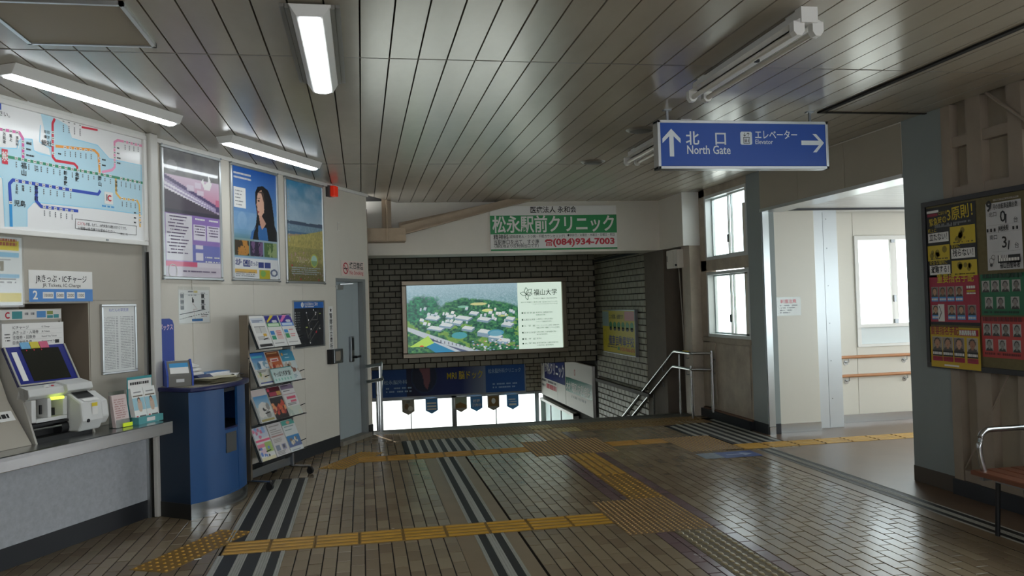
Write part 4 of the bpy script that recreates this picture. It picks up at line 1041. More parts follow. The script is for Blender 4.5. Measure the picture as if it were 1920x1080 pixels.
def mline(pts, wd, mi, y=-.042):
    Q = [mq(*p) for p in pts]
    for i in range(len(Q) - 1):
        b.line(*Q[i], *Q[i + 1], wd, y, mi)
        if i: b.disc(*Q[i], wd / 2, y - .0001, mi, 10)
seaP = [[(-300, 590), (15, 610), (30, 905), (-300, 900)], [(-300, 430), (110, 440), (300, 520), (470, 560), (600, 590), (845, 640), (845, 830), (600, 800), (200, 758), (160, 800), (160, 905), (30, 905), (15, 610), (-300, 590)],
        [(240, 225), (300, 480), (200, 450), (195, 385), (120, 380), (110, 440), (300, 520), (470, 560), (600, 590), (845, 640), (840, 540), (650, 500), (580, 420), (430, 380), (400, 300), (330, 260)]]
for i, pl in enumerate(seaP):
    if i: b.poly([mq(*p) for p in pl][::1], -.0405 - .0001 * i, 0)
for pl in ([(-250, 590), (0, 605), (15, 620), (30, 905)], [(160, 905), (160, 800), (200, 758), (600, 800), (845, 832)], [(-200, 425), (100, 440), (110, 400), (125, 380), (190, 385), (200, 450), (230, 470), (300, 485)], [(240, 300), (235, 400), (300, 440)], [(430, 380), (580, 420), (650, 500), (840, 540), (845, 640)]): mline(pl, .006, 11, -.0412)
mline([(-250, 455), (40, 488), (140, 507), (440, 565), (590, 592), (865, 648)], .019, 1)
mline([(-250, 290), (0, 325), (115, 345), (135, 380), (137, 505)], .019, 2)
mline([(580, 330), (485, 312)], .015, 3); mline([(325, 262), (312, 290), (313, 490), (330, 512), (440, 530), (458, 548), (460, 575)], .019, 3)
mline([(330, 425), (560, 450), (585, 475), (592, 585)], .019, 4); mline([(860, 428), (700, 390), (680, 402), (682, 550), (665, 568), (605, 580)], .019, 5)
mline([(596, 690), (583, 712), (440, 690), (75, 627), (55, 650), (62, 765)], .022, 6); mline([(62, 765), (66, 905)], .022, 7)
mline([(215, 655), (215, 752), (245, 785), (465, 812)], .022, 6); mline([(688, 615), (690, 705), (715, 735), (815, 750), (828, 775), (833, 908)], .016, 8)
def stn(x, y, n=3, big=0, ve=True):   # fare chip on the line and a name of small marks below it
    q = mq(x, y); b.rect(q[0] - .012, q[0] + .012, q[1] - .009, q[1] + .009, -.0432, 10); b.rect(q[0] - .008, q[0] + .008, q[1] - .003, q[1] + .004, -.0436, 13)
    hh = .011
    for i in range(n): b.rect(q[0] - hh * .40, q[0] + hh * .40, q[1] - .024 - i * hh * 1.25, q[1] - .024 - i * hh * 1.25 - hh * .85, -.0432, 13)
for i in range(11): x = 95 + i * 37; stn(x, 497 + (x - 95) * .195, 0 if i in (1, 8) else 3)
for i in range(6): x = 490 + i * 33; stn(x, 573 + (x - 490) * .18, 0 if i == 3 else 2 + i % 2)
for i in range(5): x = 720 + i * 27; stn(x, 618 + i * 6, 3)
for i in range(9): x = 98 + i * 40; stn(x, 632 + (x - 98) * .167, 0 if i == 3 else 3)
for i in range(6): x = 262 + i * 33; stn(x, 787 + i * 5, 3)
for i in range(6): x = 385 + i * 31; stn(x, 434 + i * 4, 3); 
for i in range(4): x = 375 + i * 33; stn(x, 278 + i * 8, 4)
for i in range(4): x = 742 + i * 26; stn(x, 400 + i * 5, 3)
for i in range(4): x = 725 + i * 26; stn(x, 737 + i * 4, 3)
for x, y in ((22, 328), (62, 337), (100, 345), (135, 400), (137, 438), (139, 472), (313, 345), (314, 380), (314, 418), (316, 468), (590, 497), (592, 530), (680, 432), (681, 465), (681, 495), (682, 522), (62, 762), (830, 822), (832, 852), (834, 880)): stn(x, y, 0)
for x, y, n in ((155, 408, 3), (155, 443, 3), (155, 478, 5), (345, 470, 2), (605, 505, 3), (605, 538, 3), (695, 436, 2), (695, 468, 2), (695, 495, 3), (695, 525, 3), (795, 822, 2), (795, 852, 2), (795, 880, 2)):
    q = mq(x, y); b.dash(q[0], q[0] + n * .012, q[1] - .005, .011, -.043, 9, x, 1)
def mt(s_, x, y, h_, vert=True, mi=9, bold=.012):
    q = mq(x, y); b.text(s_, q[0], q[1], h_, -.0434, mi, bold, None, 'c' if vert else 'l', 0, .72, vert)
mt('福山', 140, 556, .042); mt('新倉敷', 388, 596, .032); mt('倉敷', 456, 604, .032); mt('岡山', 592, 630, .036); mt('茶屋町', 214, 686, .032); mt('東岡山', 690, 648, .026)
mt('総社', 246, 415, .040, False); mt('児島', 82, 778, .042, False); mt('日羽', 262, 346, .022, False); mt('豪渓', 262, 376, .022, False)
mt('万能倉', 24, 362, .022); mt('道上', 62, 372, .022); mt('湯田村', 100, 382, .020); mt('神辺', 155, 412, .020, False); mt('大門', 218, 556, .02); mt('上の町', 98, 668, .02); mt('木見', 134, 672, .02)
q0, q1 = mq(8, 440), mq(45, 535); b.rect(q0[0], q1[0], q1[1], q0[1], -.044, 3); b.text('松', (q0[0] + q1[0]) / 2, q0[1] - .055, .045, -.0445, 10, .02, None, 'c'); b.text('永', (q0[0] + q1[0]) / 2, q1[1] + .022, .045, -.0445, 10, .02, None, 'c')
P4 = [mq(*p) for p in ((447, 858), (812, 902), (810, 955), (447, 915))]
for i in range(4): b.line(*P4[i], *P4[(i + 1) % 4], .003, -.043, 9)
an = -.0; q = mq(460, 892); b.text('こども', q[0], q[1], .024, -.0434, 12, .008); b.text('半額。ただし、10円未満のは数は切り捨てです。', q[0] + .075, q[1], .024, -.0434, 9, .004, .40); b.text('入場券は券売機でお求めください。', q[0], q[1] - .034, .024, -.0434, 9, .004, .36); b.text('単位：円', q[0] + .41, q[1] - .044, .018, -.0434, 9, .002)
q = mq(645, 735); b.rect(q[0] - .042, q[0] + .042, q[1] - .045, q[1] + .045, -.0434, 10); b.text('i', q[0] - .026, q[1] - .018, .062, -.0438, 13, .05); b.ring(q[0] + .012, q[1] + .0, .013, .024, -.0438, 12, 18, .8, 5.5); b.disc(q[0] - .018, q[1] + .033, .007, -.044, 10, 10)
q = mq(605, 785); b.dash(q[0], q[0] + .12, q[1], .012, -.0434, 7, 8)
q = mq(0, 232); b.text('さい。', q[0] - .01, q[1] - .01, .034, -.0434, 9, .006); q = mq(0, 190); b.rect(q[0] - .3, q[0] + .006, q[1] - .02, q[1] + .03, -.0434, 6)
b.build('route_print', MC, t)
MB().box(w - .45, w - .43, -.066, -.06, .010, .022).build('lock', m_steel2, t)

# ------------------------------------------------------------------ ticket counter and machine
t = T('ticket_counter', 'brushed steel counter shelf under the ticket machine', 'counter', W(0, NT, .72), RW)
b = MB(); b.box(2.0, 5.19, -.42, .0, .045, .075); b.box(2.0, 5.19, -.42, -.40, -.015, .075); b.box(5.17, 5.19, -.40, 0, -.015, .045); b.build('shelf', m_steel, t, bevel=.004)
MB().box(3.56, 4.80, .0, .42, .045, .072).build('inner_shelf', m_steel2, t)

TMs = 4.155
t = T('ticket_machine', 'ticket vending machine with dark screen in blue sloping bezel and white card slot', 'ticket machine', W(TMs, NT, .795), RW)
m_off = mat('machine_white', '#cfd0cd', .4); m_offs = mat('machine_grey', '#a9a69d', .45)
# side profile in (y, z): y = distance into wall from plane (negative = proud)
prof = [(.42, 0), (.42, .80), (.06, .80), (.06, .625), (.045, .62), (-.085, .365), (-.16, .34), (-.16, .285), (-.115, .27), (-.215, .0)]
for x0 in (0, .48): MB().prism(prof, 'x', x0, x0 + .015).build('side_panel', m_offs, t)
b = MB(); b.prism([(.40, .0), (.40, .80), (.07, .80), (.07, .62), (-.075, .365), (-.05, .20), (-.05, .0)], 'x', .014, .482); b.build('body', m_offs, t)
pt = MB().box(.0, .495, .045, .07, .622, .775).build('guide_panel', m_pap, t)
b = MB(); y = .0445; b.rect(.0, .495, .618, .628, y, 0); 
for i, (a_, c_) in enumerate((('ICチャージ', 'IC Charge'), ('JRきっぷ・入場券', 'JR Tickets'), ('往復券・回数券', 'Round Trip Tickets'), ('自由席特急券', 'Nonreserved Ticket'))):
    b.text(a_, .08, .738 - i * .033, .024, y, 1, .006); b.text(c_, .31, .742 - i * .033, .015, y, 1, .006); b.rect(.07, .48, .732 - i * .033, .7325 - i * .033, y, 1)
b.rect(.42, .455, .63, .655, y, 1); b.dash(.02, .06, .70, .008, y, 1, 1); b.dash(.02, .06, .68, .008, y, 1, 2); b.dash(.02, .06, .66, .008, y, 1, 3)
b.build('lettering', [m_pap, m_ink], pt)
top = MB().box(0, .495, .06, .08, .785, .87).build('header_strip', m_panel, t); b = MB(); y = .0595
b.rect(0, .49, .80, .865, y, 0); b.ring(.06, .83, .012, .022, y - .001, 1, 16, .8, 5.5); b.rect(.09, .17, .805, .855, y - .001, 2); b.dash(.19, .27, .83, .016, y - .001, 5, 1); b.rect(.285, .36, .81, .855, y - .001, 3); b.rect(.37, .42, .83, .855, y - .001, 4); b.rect(.425, .47, .805, .83, y - .001, 2); b.rect(.37, .42, .805, .825, y - .001, 2)
b.build('sticker_row', [m_pap, m_red, m_teal, m_lblue, mat('olive_ink', '#8a9a4a', .5), m_gink], top)
# sloping bezel: local plane from (y .045,z .618) to (y -.085,z .365)
sl_ = math.atan2(.13, .253)
bz = bpy.data.objects.new('bezel', MB().box(0, .495, -.006, .012, 0, .284).mesh('bezel', mat('bezel_blue', '#1a2478', .35))); COL.objects.link(bz); bz.parent = t
bz.location = (0, -.085, .365); bz.rotation_euler = (-sl_, 0, 0)
MB().box(.125, .43, -.0075, -.005, .025, .262).build('screen', mat('dark_screen', '#23241f', .18), bz)
MB().box(.045, .085, -.0085, -.005, .035, .245).build('label_strip', m_pap, bz)
b = MB(); b.box(0, .495, -.012, -.006, 0, .01); b.box(0, .012, -.012, -.006, 0, .284); b.box(.483, .495, -.012, -.006, 0, .284); b.build('bezel_edge', m_offs, bz)
for i, c in enumerate(('#6fa8cc', '#c8b83a', '#c45a78')):
    MB().box(.13 + i * .075, .20 + i * .075, -.014, -.006, .262, .31).build('slot_tag', mat('tag' + 'abc'[i] + '_colour', c, .5), bz)
    MB().disc(.165 + i * .06, .252, .008, -.0085, 0, 3).build('arrow', m_red, bz)
lip = MB(); lip.prism([(-.085, .365), (-.16, .345), (-.17, .30), (-.14, .275), (-.06, .28)], 'x', 0, .30); lip.prism([(-.085, .38), (-.19, .352), (-.20, .31), (-.14, .275), (-.06, .28)], 'x', .28, .50)
lip = lip.build('shelf_lip', m_off, t, bevel=.005)
MB().dome(.16, -.135, .35, .022, .012, 12).build('white_button', m_white, lip, smooth=40); MB().dome(.215, -.135, .35, .012, .008, 12).build('red_button', m_red, lip, smooth=40)
MB().box(.33, .48, -.1, -.095, .372, .374).build('braille_strip', m_gink, lip)
b = MB(); b.box(.015, .05, -.17, -.05, .13, .275); b.box(.05, .30, -.17, -.05, .125, .15); b.box(.14, .17, -.17, -.05, .15, .275); b.box(.265, .30, -.17, -.05, .15, .275); b.build('slot_surround', m_off, t, bevel=.004)
MB().box(.06, .135, -.08, -.05, .155, .27).build('coin_panel', m_offs, t); MB().box(.075, .09, -.176, -.165, .18, .24).build('coin_slot', m_black, t)
MB().box(.17, .265, -.10, -.05, .15, .20).build('note_mouth', m_black, t)
for x0, x1, y0 in ((.172, .268, -.178), (.315, .41, -.155)): MB().box(x0, x1, y0, y0 + .02, .262 if x0 < .3 else .285, .28 if x0 < .3 else .297).build('lit_slot', mat('lime_lamp', '#d8f04a', .4, em=1.6), t)
b = MB(); b.box(.015, .31, -.17, -.05, .105, .12); b.box(.015, .31, -.10, -.05, .03, .105); b.build('tray', m_black, t)
b = MB(); b.cyl((.03, -.165, .085), (.25, -.165, .085), .008, 8); b.build('tray_bar', m_steel, t)
MB().tube([(.25, -.13, .065), (.31, -.13, .065)], .045, 12).build('return_cup', m_black, t, smooth=40)
MB().box(.01, .50, -.20, -.05, .0, .03).build('plinth', m_black, t)
cu2 = MB(); cu2.prism([(-.05, .03), (-.05, .29), (-.16, .295), (-.27, .225), (-.285, .10), (-.25, .03)], 'x', .315, .50); cu2.prism([(-.05, .06), (-.05, .28), (-.16, .285), (-.265, .22), (-.28, .11), (-.25, .06)], 'x', .49, .56)
cu2 = cu2.build('card_unit', m_off, t, bevel=.012)
b = MB(); b.add([(.33, -.172, .2915), (.47, -.172, .2915), (.47, -.235, .253), (.33, -.235, .253)], [(0, 1, 2, 3)], 0); b.build('card_window', m_black, cu2)
b = MB(); b.add([(.35, -.245, .2475), (.48, -.245, .2475), (.48, -.268, .231), (.35, -.268, .231)], [(0, 1, 2, 3)], 0); b.rect(.40, .45, .19, .215, -.279, 1); b.rect(.40, .45, .135, .19, -.2825, 0); b.build('sticker', [m_pap, m_yink], cu2)
MB().cyl((.36, -.27, .10), (.36, -.29, .10), .012, 10).build('lock', m_black, cu2)

t = T('side_console', 'plain beige sloping console at the left of the ticket machine', 'console', W(3.58, NT, .795), RW)
MB().prism([(.40, .0), (.40, .45), (.05, .45), (-.02, .28), (-.21, .0)], 'x', 0, .555).build('body', m_panel, t, bevel=.006)
sl2 = math.atan2(.19, .28); lb_ = bpy.data.objects.new('label_plate', MB().box(.2, .53, -.004, .002, 0, .07).mesh('label_plate', m_pap)); COL.objects.link(lb_); lb_.parent = t; lb_.location = (0, -.103, .16); lb_.rotation_euler = (-sl2, 0, 0)
MB().dash(.22, .50, .02, .03, -.006, 0, 4, 1).build('lettering', m_ink, lb_)
t = T('console_cabinet', 'beige upper panel unit in the recess left of the ticket machine', 'cabinet', W(3.56, NT, 1.245), RW)
MB().box(0, .58, .06, .42, 0, .45).build('body', m_panel, t, bevel=.004); MB().box(.02, .56, .055, .06, .02, .43).build('door', m_offs, t)

t = T('ticket_sign', 'white and blue ticket and IC charge sign above the machine', 'sign', W(4.318, NT + .005, 1.712), RW)
w, h = .548, .215; MB().box(0, w, -.004, 0, 0, h).build('plate', m_pap, t)
b = MB(); b.rect(0, w, 0, .088, -.0045, 0); b.text('JRきっぷ・ICチャージ', w / 2 + .0, .137, .053, -.005, 1, .01, .44, 'c'); b.text('JR Tickets, IC Charge', w / 2, .102, .031, -.005, 1, .003, .33, 'c')
b.text('2', .03, .018, .075, -.005, 2, .025)
for i, s_ in enumerate(('10000', '5000', '2000', '1000')):
    x = (.11, .222, .312, .405)[i]; ww_ = (.09, .068, .07, .07)[i]; b.rect(x, x + ww_, .022, .066, -.005, 2); b.text(s_, x + ww_ / 2, .032, .032, -.0055, 1, .002, ww_ * .8, 'c')
b.build('lettering', [mat('mid_blue', '#3f7fc4', .4), m_ink, m_pap], t)
t = T('notice', 'yellow and white notice in a clear sleeve at the left edge above the console', 'notice', W(4.02, NT + .006, 1.69), RW)
w, h = .25, .445
P = Pic(w, h, 40, 70, '#dcdedb'); P.rect(0, .9, .80, .95, '#d8c21c'); P.rect(0, .9, .70, .78, '#86bcd6'); P.rect(0, .9, .40, .46, '#86bcd6'); P.rect(0, .95, .05, .18, '#d8c21c'); P.rect(.05, .45, .50, .64, '#8c8570'); P.rect(.2, .35, .53, .56, '#e0e0e0')
for i in range(4): P.rect(.02, .6 + .05 * i, .655 + i * .01, .66 + i * .01, '#9a9a9a')
P.build('sheet', 0, 0, -.001, m_print, t); b = MB(); b.dash(.02, .21, .415, .018, -.002, 0, 2, 1); b.dash(.03, .21, .388, .022, -.002, 0, 4, 1); b.dash(.02, .2, .165, .01, -.002, 1, 5); b.dash(.02, .2, .145, .01, -.002, 1, 6)
b.build('lettering', [mat('orange_red_ink', '#b05a18', .5), m_gink], t)
MB().box(-.01, w + .012, -.0035, -.0028, -.012, h + .012).build('sleeve', glass('clear_sleeve', '#fbfcfc', .03, .12), t)
s0, z0 = on_wall(190, 694, NT); t = T('timetable_frame', 'narrow silver framed fare table of fine print right of the ticket machine', 'timetable', W(4.935, NT + .005, 1.165), RW)
w, h = .355, .525; b = MB(); frame_on(b, 0, w, 0, h, .018, -.022, 0); b.build('frame', m_alu, t, bevel=.004); MB().box(.01, w - .01, -.012, 0, .01, h - .01).build('sheet', mat('list_paper', '#d9dbd8', .3), t)
b = MB(); b.text('ねだんの早見表', w / 2, h - .056, .026, -.0125, 0, .002, .2, 'c')
for i in range(32):
    z = h - .10 - i * .0125
    for x0, x1 in ((.03, .165), (.19, .325)): b.dash(x0, x1 - .03, z, .004, -.0125, 1, i, .85); b.rect(x1 - .02, x1, z, z + .004, -.0125, 1)
b.build('lettering', [mat('violet_ink', '#6a74b8', .5), m_gink], t)

# leaflets on the counter
t = T('leaflet_holder', 'clear holder of pale pink leaflets beside the ticket machine', 'leaflet holder', W(4.80, -4.40, .795), RW)
rx_ = .22; hd_ = MB(); hd_.box(-.005, .145, -.035, -.030, 0, .06); hd_.box(-.005, .145, .03, .034, 0, .26); hd_.box(-.005, .145, -.035, .034, -.0, .004); hd_.build('holder', glass('clear_acrylic', '#e8eeee', .12, .05), t)
for i in range(5): 
    o = MB().box(0, .14, -.0025, .0025, .004, .235).build('leaflet', mat('pink_leaflet', '#d9c6c2', .5), t); o.location = (.002 * i, -.022 + i * .008, 0); o.rotation_euler = (-.16, 0, 0)
b = MB(); 
for i in range(9): b.dash(.012, .12 - .01 * (i % 3), .20 - i * .016, .006, -.0, 0, i)
b.rect(.075, .135, .006, .03, -.001, 1); o = b.build('lettering', [mat('rose_ink', '#a8706c', .5), mat('lime_tag', '#c8e020', .5, em=.15)], t); o.location = (0, -.028, 0); o.rotation_euler = (-.16, 0, 0)
MB().box(.05, .142, -.042, -.036, .004, .03).build('lime_label', mat('lime_tag', '#c8e020', .5), t)
t = T('leaflet_stand', 'teal card stand with two matching piles of portrait leaflets on the counter end', 'leaflet stand', W(5.00, -4.40, .795), RW)
MB().box(-.005, .255, -.05, .05, 0, .05).build('tray', mat('teal_card', '#4f9a9c', .5), t); MB().box(.08, .165, -.0515, -.05, .012, .04).build('label', m_pap, t)
for k_ in range(2):
    x = .003 + k_ * .127
    o = MB().box(0, .122, -.02, .02, .03, .265).build('leaflet_pile', m_pap, t); o.location = (x, -.005, 0); o.rotation_euler = (-.2, 0, 0)
    P = Pic(.122, .235, 30, 52, '#e6e6e2'); P.rect(0, 1, .28, .68, '#9cc6d2'); P.ell(.55, .42, .2, .2, '#c8b09c'); P.ell(.52, .60, .12, .09, '#3a2c24'); P.ell(.52, .575, .085, .07, '#d0a68c'); P.rect(.1, .9, .72, .76, '#6a5a44'); P.rect(.35, .9, .04, .10, '#4a4a4c'); P.rect(.1, .25, .05, .1, '#c83a44'); P.rect(.2, .8, .84, .87, '#8a8a8a')
    P.build('cover', 0, .03, -.0205, m_print, o)
o = MB().box(-.005, .25, .045, .05, .05, .345).build('back_card', m_teal, t); b = MB(); b.rect(.0, .245, .26, .325, .0445, 0); b.dash(.02, .22, .285, .02, .044, 1, 3, 1); b.rect(.02, .15, .215, .25, .0445, 0); b.rect(.02, .05, .215, .25, .044, 2); b.dash(.06, .14, .225, .014, .044, 2, 3); b.rect(.17, .23, .215, .245, .0445, 3); b.build('lettering', [m_pap, m_ink, m_red, m_lblue], o)

# ------------------------------------------------------------------ three framed posters
def poster(label, s0, s1, z0, z1, pic, extra):
    t = T('poster', label, 'poster', W(s0, NW + .006, z0), RW, 'framed posters on the left wall'); w, h = s1 - s0, z1 - z0
    b = MB(); frame_on(b, 0, w, 0, h, .028, -.022, 0); b.build('frame', m_alu, t, bevel=.007)
    MB().box(.01, w - .01, -.006, 0, .01, h - .01).build('backing', m_white, t)
    pic.w, pic.h = w - .05, h - .05; pic.build('print', .025, .025, -.0105, m_gloss, t)
    b = MB(); mats = extra(b, w, h); b.prints(mats, t, .035)
    for x in (0, w):
        for z in (0, h): MB().box(x - .012 if x else -.003, x + .003 if x else .012, -.025, -.002, z - .012 if z else -.003, z + .003 if z else .012).build('corner_cap', m_steel2, t)
P = Pic(1, 1, 90, 128, '#b9a6bd'); U, V_ = P.U, P.V; n1 = fbm(U * 9, V_ * 12, 2)
P.mix(V_ > .80, np.stack([.07 + .12 * n1, .07 + .11 * n1, .075 + .10 * n1], -1)); P.grad(.62, '#c98fa6', .80, '#c9b3c6'); P.rect(0, .55, .66, .8, '#cdb6c8', .7)
P.poly([(0, .80), (1, .60), (1, .55), (0, .62)], '#54466f'); P.poly([(0, .77), (.93, .585), (.93, .55), (0, .70)], '#a99cba'); P.poly([(0, .745), (.9, .575), (0, .72)], '#e9e3ec'); P.poly([(0, .71), (.85, .56), (0, .685)], '#efe9f0')
P.poly([(0, .69), (1, .535), (1, .50), (0, .53)], '#4f4552'); P.mix((V_ > .5) & (V_ < .53), '#3b3544'); P.mix((U > .93) & (V_ > .6) & (V_ < .66), '#c06a86')
P.mix((n1 > .52) & (V_ > .8), '#6b6a64', .4); P.ell(.15, .87, .09, .05, '#8a8a88', .8); P.poly([(.66, .79), (.72, .73), (.82, .73), (.86, .78), (.80, .86), (.79, .80), (.72, .77), (.70, .82)], '#e4e2e0')
for (a_, b_) in ((.40, .70), (.54, .73), (.58, .67)): P.rect(a_, a_ + .12, b_, b_ + .045, '#d9cfdb', .8)
P.rect(0, 1, .0, .50, '#a98ec2'); P.rect(.48, 1, .13, .50, '#8d6fb2'); P.rect(.48, 1, .10, .26, '#6b6fb4'); P.rect(.03, .48, .13, .49, '#d6d2d8'); P.rect(.50, .73, .30, .43, '#d9d3de'); P.rect(.75, .99, .30, .43, '#d9d3de'); P.rect(.02, .56, .085, .125, '#cf4a72'); P.rect(0, 1, 0, .085, '#c9bfca'); P.rect(.56, 1, .085, .125, '#d5ced6'); P.rect(.53, .67, .14, .20, '#d9d3de'); P.rect(.53, .67, .23, .265, '#d9d3de')
def ex1(b, w, h):
    y = -.0125
    for i in range(13): b.dash(.06 + .02 * (i % 3), .33 - .02 * (i % 4), .56 - i * .028, .010, y, 0, i, .9)
    for k_ in (0, 1):
        for i in range(4): b.dash(.415 + k_ * .19, .55 + k_ * .19, .47 - i * .025, .010, y, 0, i + 9, .9)
    b.dash(.42, .55, .53, .014, y, 1, 3, 1); b.dash(.61, .74, .53, .014, y, 1, 4, 1); b.dash(.55, .75, .2, .012, y, 1, 5); b.dash(.55, .75, .16, .012, y, 1, 6); b.dash(.25, .7, .07, .012, y, 0, 7); b.ring(.12, .075, .05, .058, y, 1)
    return [mat('plum_ink', '#6a5a78', .5), m_pap]
poster('framed purple poster with a bullet train and white crane, leftmost of three', 5.645, 6.438, 1.89, 3.018, P, ex1)
P = Pic(1, 1, 120, 172, '#e9ecee'); U, V_ = P.U, P.V; n1 = fbm(U * 5, V_ * 7, 4)
P.grad(.36, '#7fa9c8', 1, '#1f62bd'); P.mix((V_ > .34) & (V_ < .6), '#a9c6d8', .45 * np.clip(n1 * 1.6 - .4, 0, 1)); P.mix(V_ < .44, '#4a7d92', np.clip((.46 - V_) * 6, 0, .8)); P.mix((V_ < .40) & (U < .45), '#4f7d5c', .6 * np.clip((.42 - V_) * 10, 0, 1)); P.mix(((U - .2) / .1) ** 2 + ((V_ - .52) / .08) ** 2 < 1, '#b7d3e2', .4 * n1)
hairp = [(.50, .80), (.56, .855), (.68, .87), (.80, .84), (.88, .76), (.92, .62), (.95, .47), (.99, .40), (.99, .36), (.45, .36), (.42, .42), (.50, .50), (.53, .60), (.50, .70)]
P.poly(hairp, '#12121a'); P.poly([(.36, .36), (.40, .43), (.55, .50), (.70, .48), (.90, .50), (1, .44), (1, .36)], '#3a6fae'); P.poly([(.78, .36), (.74, .50), (.95, .50), (1, .45), (1, .36)], '#15202c'); P.poly([(.52, .36), (.60, .50), (.72, .48), (.78, .36)], '#2f6aa8')
P.poly(hairp[3:7] + [(.95, .47), (.97, .36), (.80, .36), (.70, .60)], '#12121a'); P.poly([(.57, .60), (.62, .60), (.74, .52), (.64, .46), (.60, .50)], '#c99a86'); P.poly([(.42, .36), (.46, .44), (.56, .52), (.54, .40), (.56, .36)], '#12141c')
face = [(.565, .80), (.64, .83), (.70, .80), (.715, .70), (.69, .62), (.63, .585), (.575, .585), (.548, .60), (.545, .63), (.535, .645), (.542, .66), (.52, .685), (.535, .71), (.54, .76)]
P.poly(face, '#d8ab94'); P.poly([(.56, .80), (.70, .83), (.73, .70), (.70, .64), (.69, .72), (.64, .80)], '#12121a', .9); P.ell(.575, .725, .022, .008, '#2a1c18'); P.poly([(.55, .75), (.61, .755), (.61, .748), (.55, .743)], '#3a2a22'); P.ell(.565, .622, .022, .009, '#b04a4c'); P.ell(.55, .68, .012, .012, '#c08c78', .6)
for k_, (c1, c2) in enumerate((('#3a2c1c', '#c88a3a'), ('#2c2440', '#7a5a86'), ('#4a6a3a', '#9fb07a'))):
    a_ = .03 + k_ * .325; P.rect(a_, a_ + .30, .205, .345, c1); P.mix((U > a_) & (U < a_ + .3) & (V_ > .205) & (V_ < .345) & (fbm(U * 14, V_ * 16, 20 + k_) > .52), c2, .8)
P.rect(0, 1, 0, .20, '#dfe1e2'); P.rect(0, 1, .185, .20, '#8fb0cc'); P.rect(.02, .50, .10, .165, '#e9e9ea'); P.rect(.53, .66, .105, .155, '#2f3f86'); P.rect(.68, .82, .105, .155, '#2f3f86'); P.rect(.02, .5, .05, .085, '#e0b45a'); P.rect(.55, .80, .0, .085, '#b9ad2c'); P.ell(.64, .05, .06, .03, '#7fb05a'); P.ell(.90, .06, .09, .035, '#5f6a86'); P.ell(.90, .06, .05, .02, '#dfe1e2')
def ex2(b, w, h):
    y = -.0125; b.text('北陸', .045, .155, .062, y, 0, .02, .11); b.rect(.172, .285, .14, .205, y, 0); b.text('休日', .18, .155, .05, y - .001, 1, .02, .095); b.text('きっぷ', .292, .155, .05, y, 0, .014, .115)
    b.rect(.045, .235, .70, .895, y, 1)
    for i in range(5): b.dash(.065, .19 - .02 * (i % 3), .855 - i * .033, .010, y - .001, 2, i)
    for i in range(2): b.dash(.05, .33, 1.02 - i * .04, .018, y, 1, i + 3, 1)
    for i in range(3): b.dash(.05, .36, .045 + i * .018, .008, y, 2, i)
    return [mat('indigo_ink', '#24307a', .5), m_pap, m_gink]
poster('framed blue poster of a long-haired woman in profile, middle of three', 6.586, 7.382, 1.896, 3.016, P, ex2)
P = Pic(1, 1, 100, 144, '#4a6a88'); U, V_ = P.U, P.V; n1 = fbm(U * 5 + V_ * 2, V_ * 9, 7); n2 = fbm(U * 40, V_ * 50, 8, 3)
P.grad(.56, '#9db2c2', 1, '#3f8fba'); P.mix(V_ > .56, '#b4c6d0', .75 * np.clip(n1 * 2 - .8, 0, 1)); P.mix((V_ > .80), '#2b6a8e', .4 * (1 - n1)); P.mix((V_ > .56) & (V_ < .585 + .03 * n1), '#3f5068'); P.rect(0, 1, .495, .56, '#6f8ca0'); P.mix((V_ < .56) & (V_ > .5) & (n2 > .6), '#90a6b4', .4)
sand = V_ < .50 + .06 * (U - .5) * 0 - .04 * (1 - U); P.mix(sand, '#a08a72'); P.mix(V_ < .44 + .10 * U ** 1.3, np.stack([.22 + .34 * n2, .20 + .27 * n2, .06 + .09 * n2], -1)); P.mix((V_ < .34) & (n2 > .45), '#4a5a34', .5); P.mix(V_ < .2, '#2c2620', np.clip((.24 - V_) * 4, 0, .6)); P.mix((V_ < .3) & (n2 > .68), '#b98aa0', .5)
P.ell(.73, .215, .105, .07, '#a9b04a'); P.ell(.73, .215, .085, .056, '#9fc0b4'); P.mix((((U - .73) / .085) ** 2 + ((V_ - .215) / .056) ** 2 < 1) & (V_ < .21), '#7a9a6a')
P.C = np.clip(P.C * 1.35, 0, 1)
def ex3(b, w, h):
    y = -.0125; b.text('フルムーン', .20, .225, .075, y, 0, .004, .28)
    for i in range(16): b.rect(.062, .078, .98 - i * .036, 1.0 - i * .036, y, 1)
    for i in range(4): b.dash(.10, .70 - .08 * (i % 2), .165 - i * .022, .011, y, 1, i, .9)
    for x, z in ((.11, .19), (.28, .045), (.66, .045)): b.disc(x, z, .012, y, 2, 8)
    return [mat('moon_ink', '#d8cfae', .5), mat('haze_ink', '#aebcc0', .5), m_red]
poster('framed seaside grassland poster under a cloudy sky, rightmost of three', 7.513, 8.311, 1.888, 3.012, P, ex3)

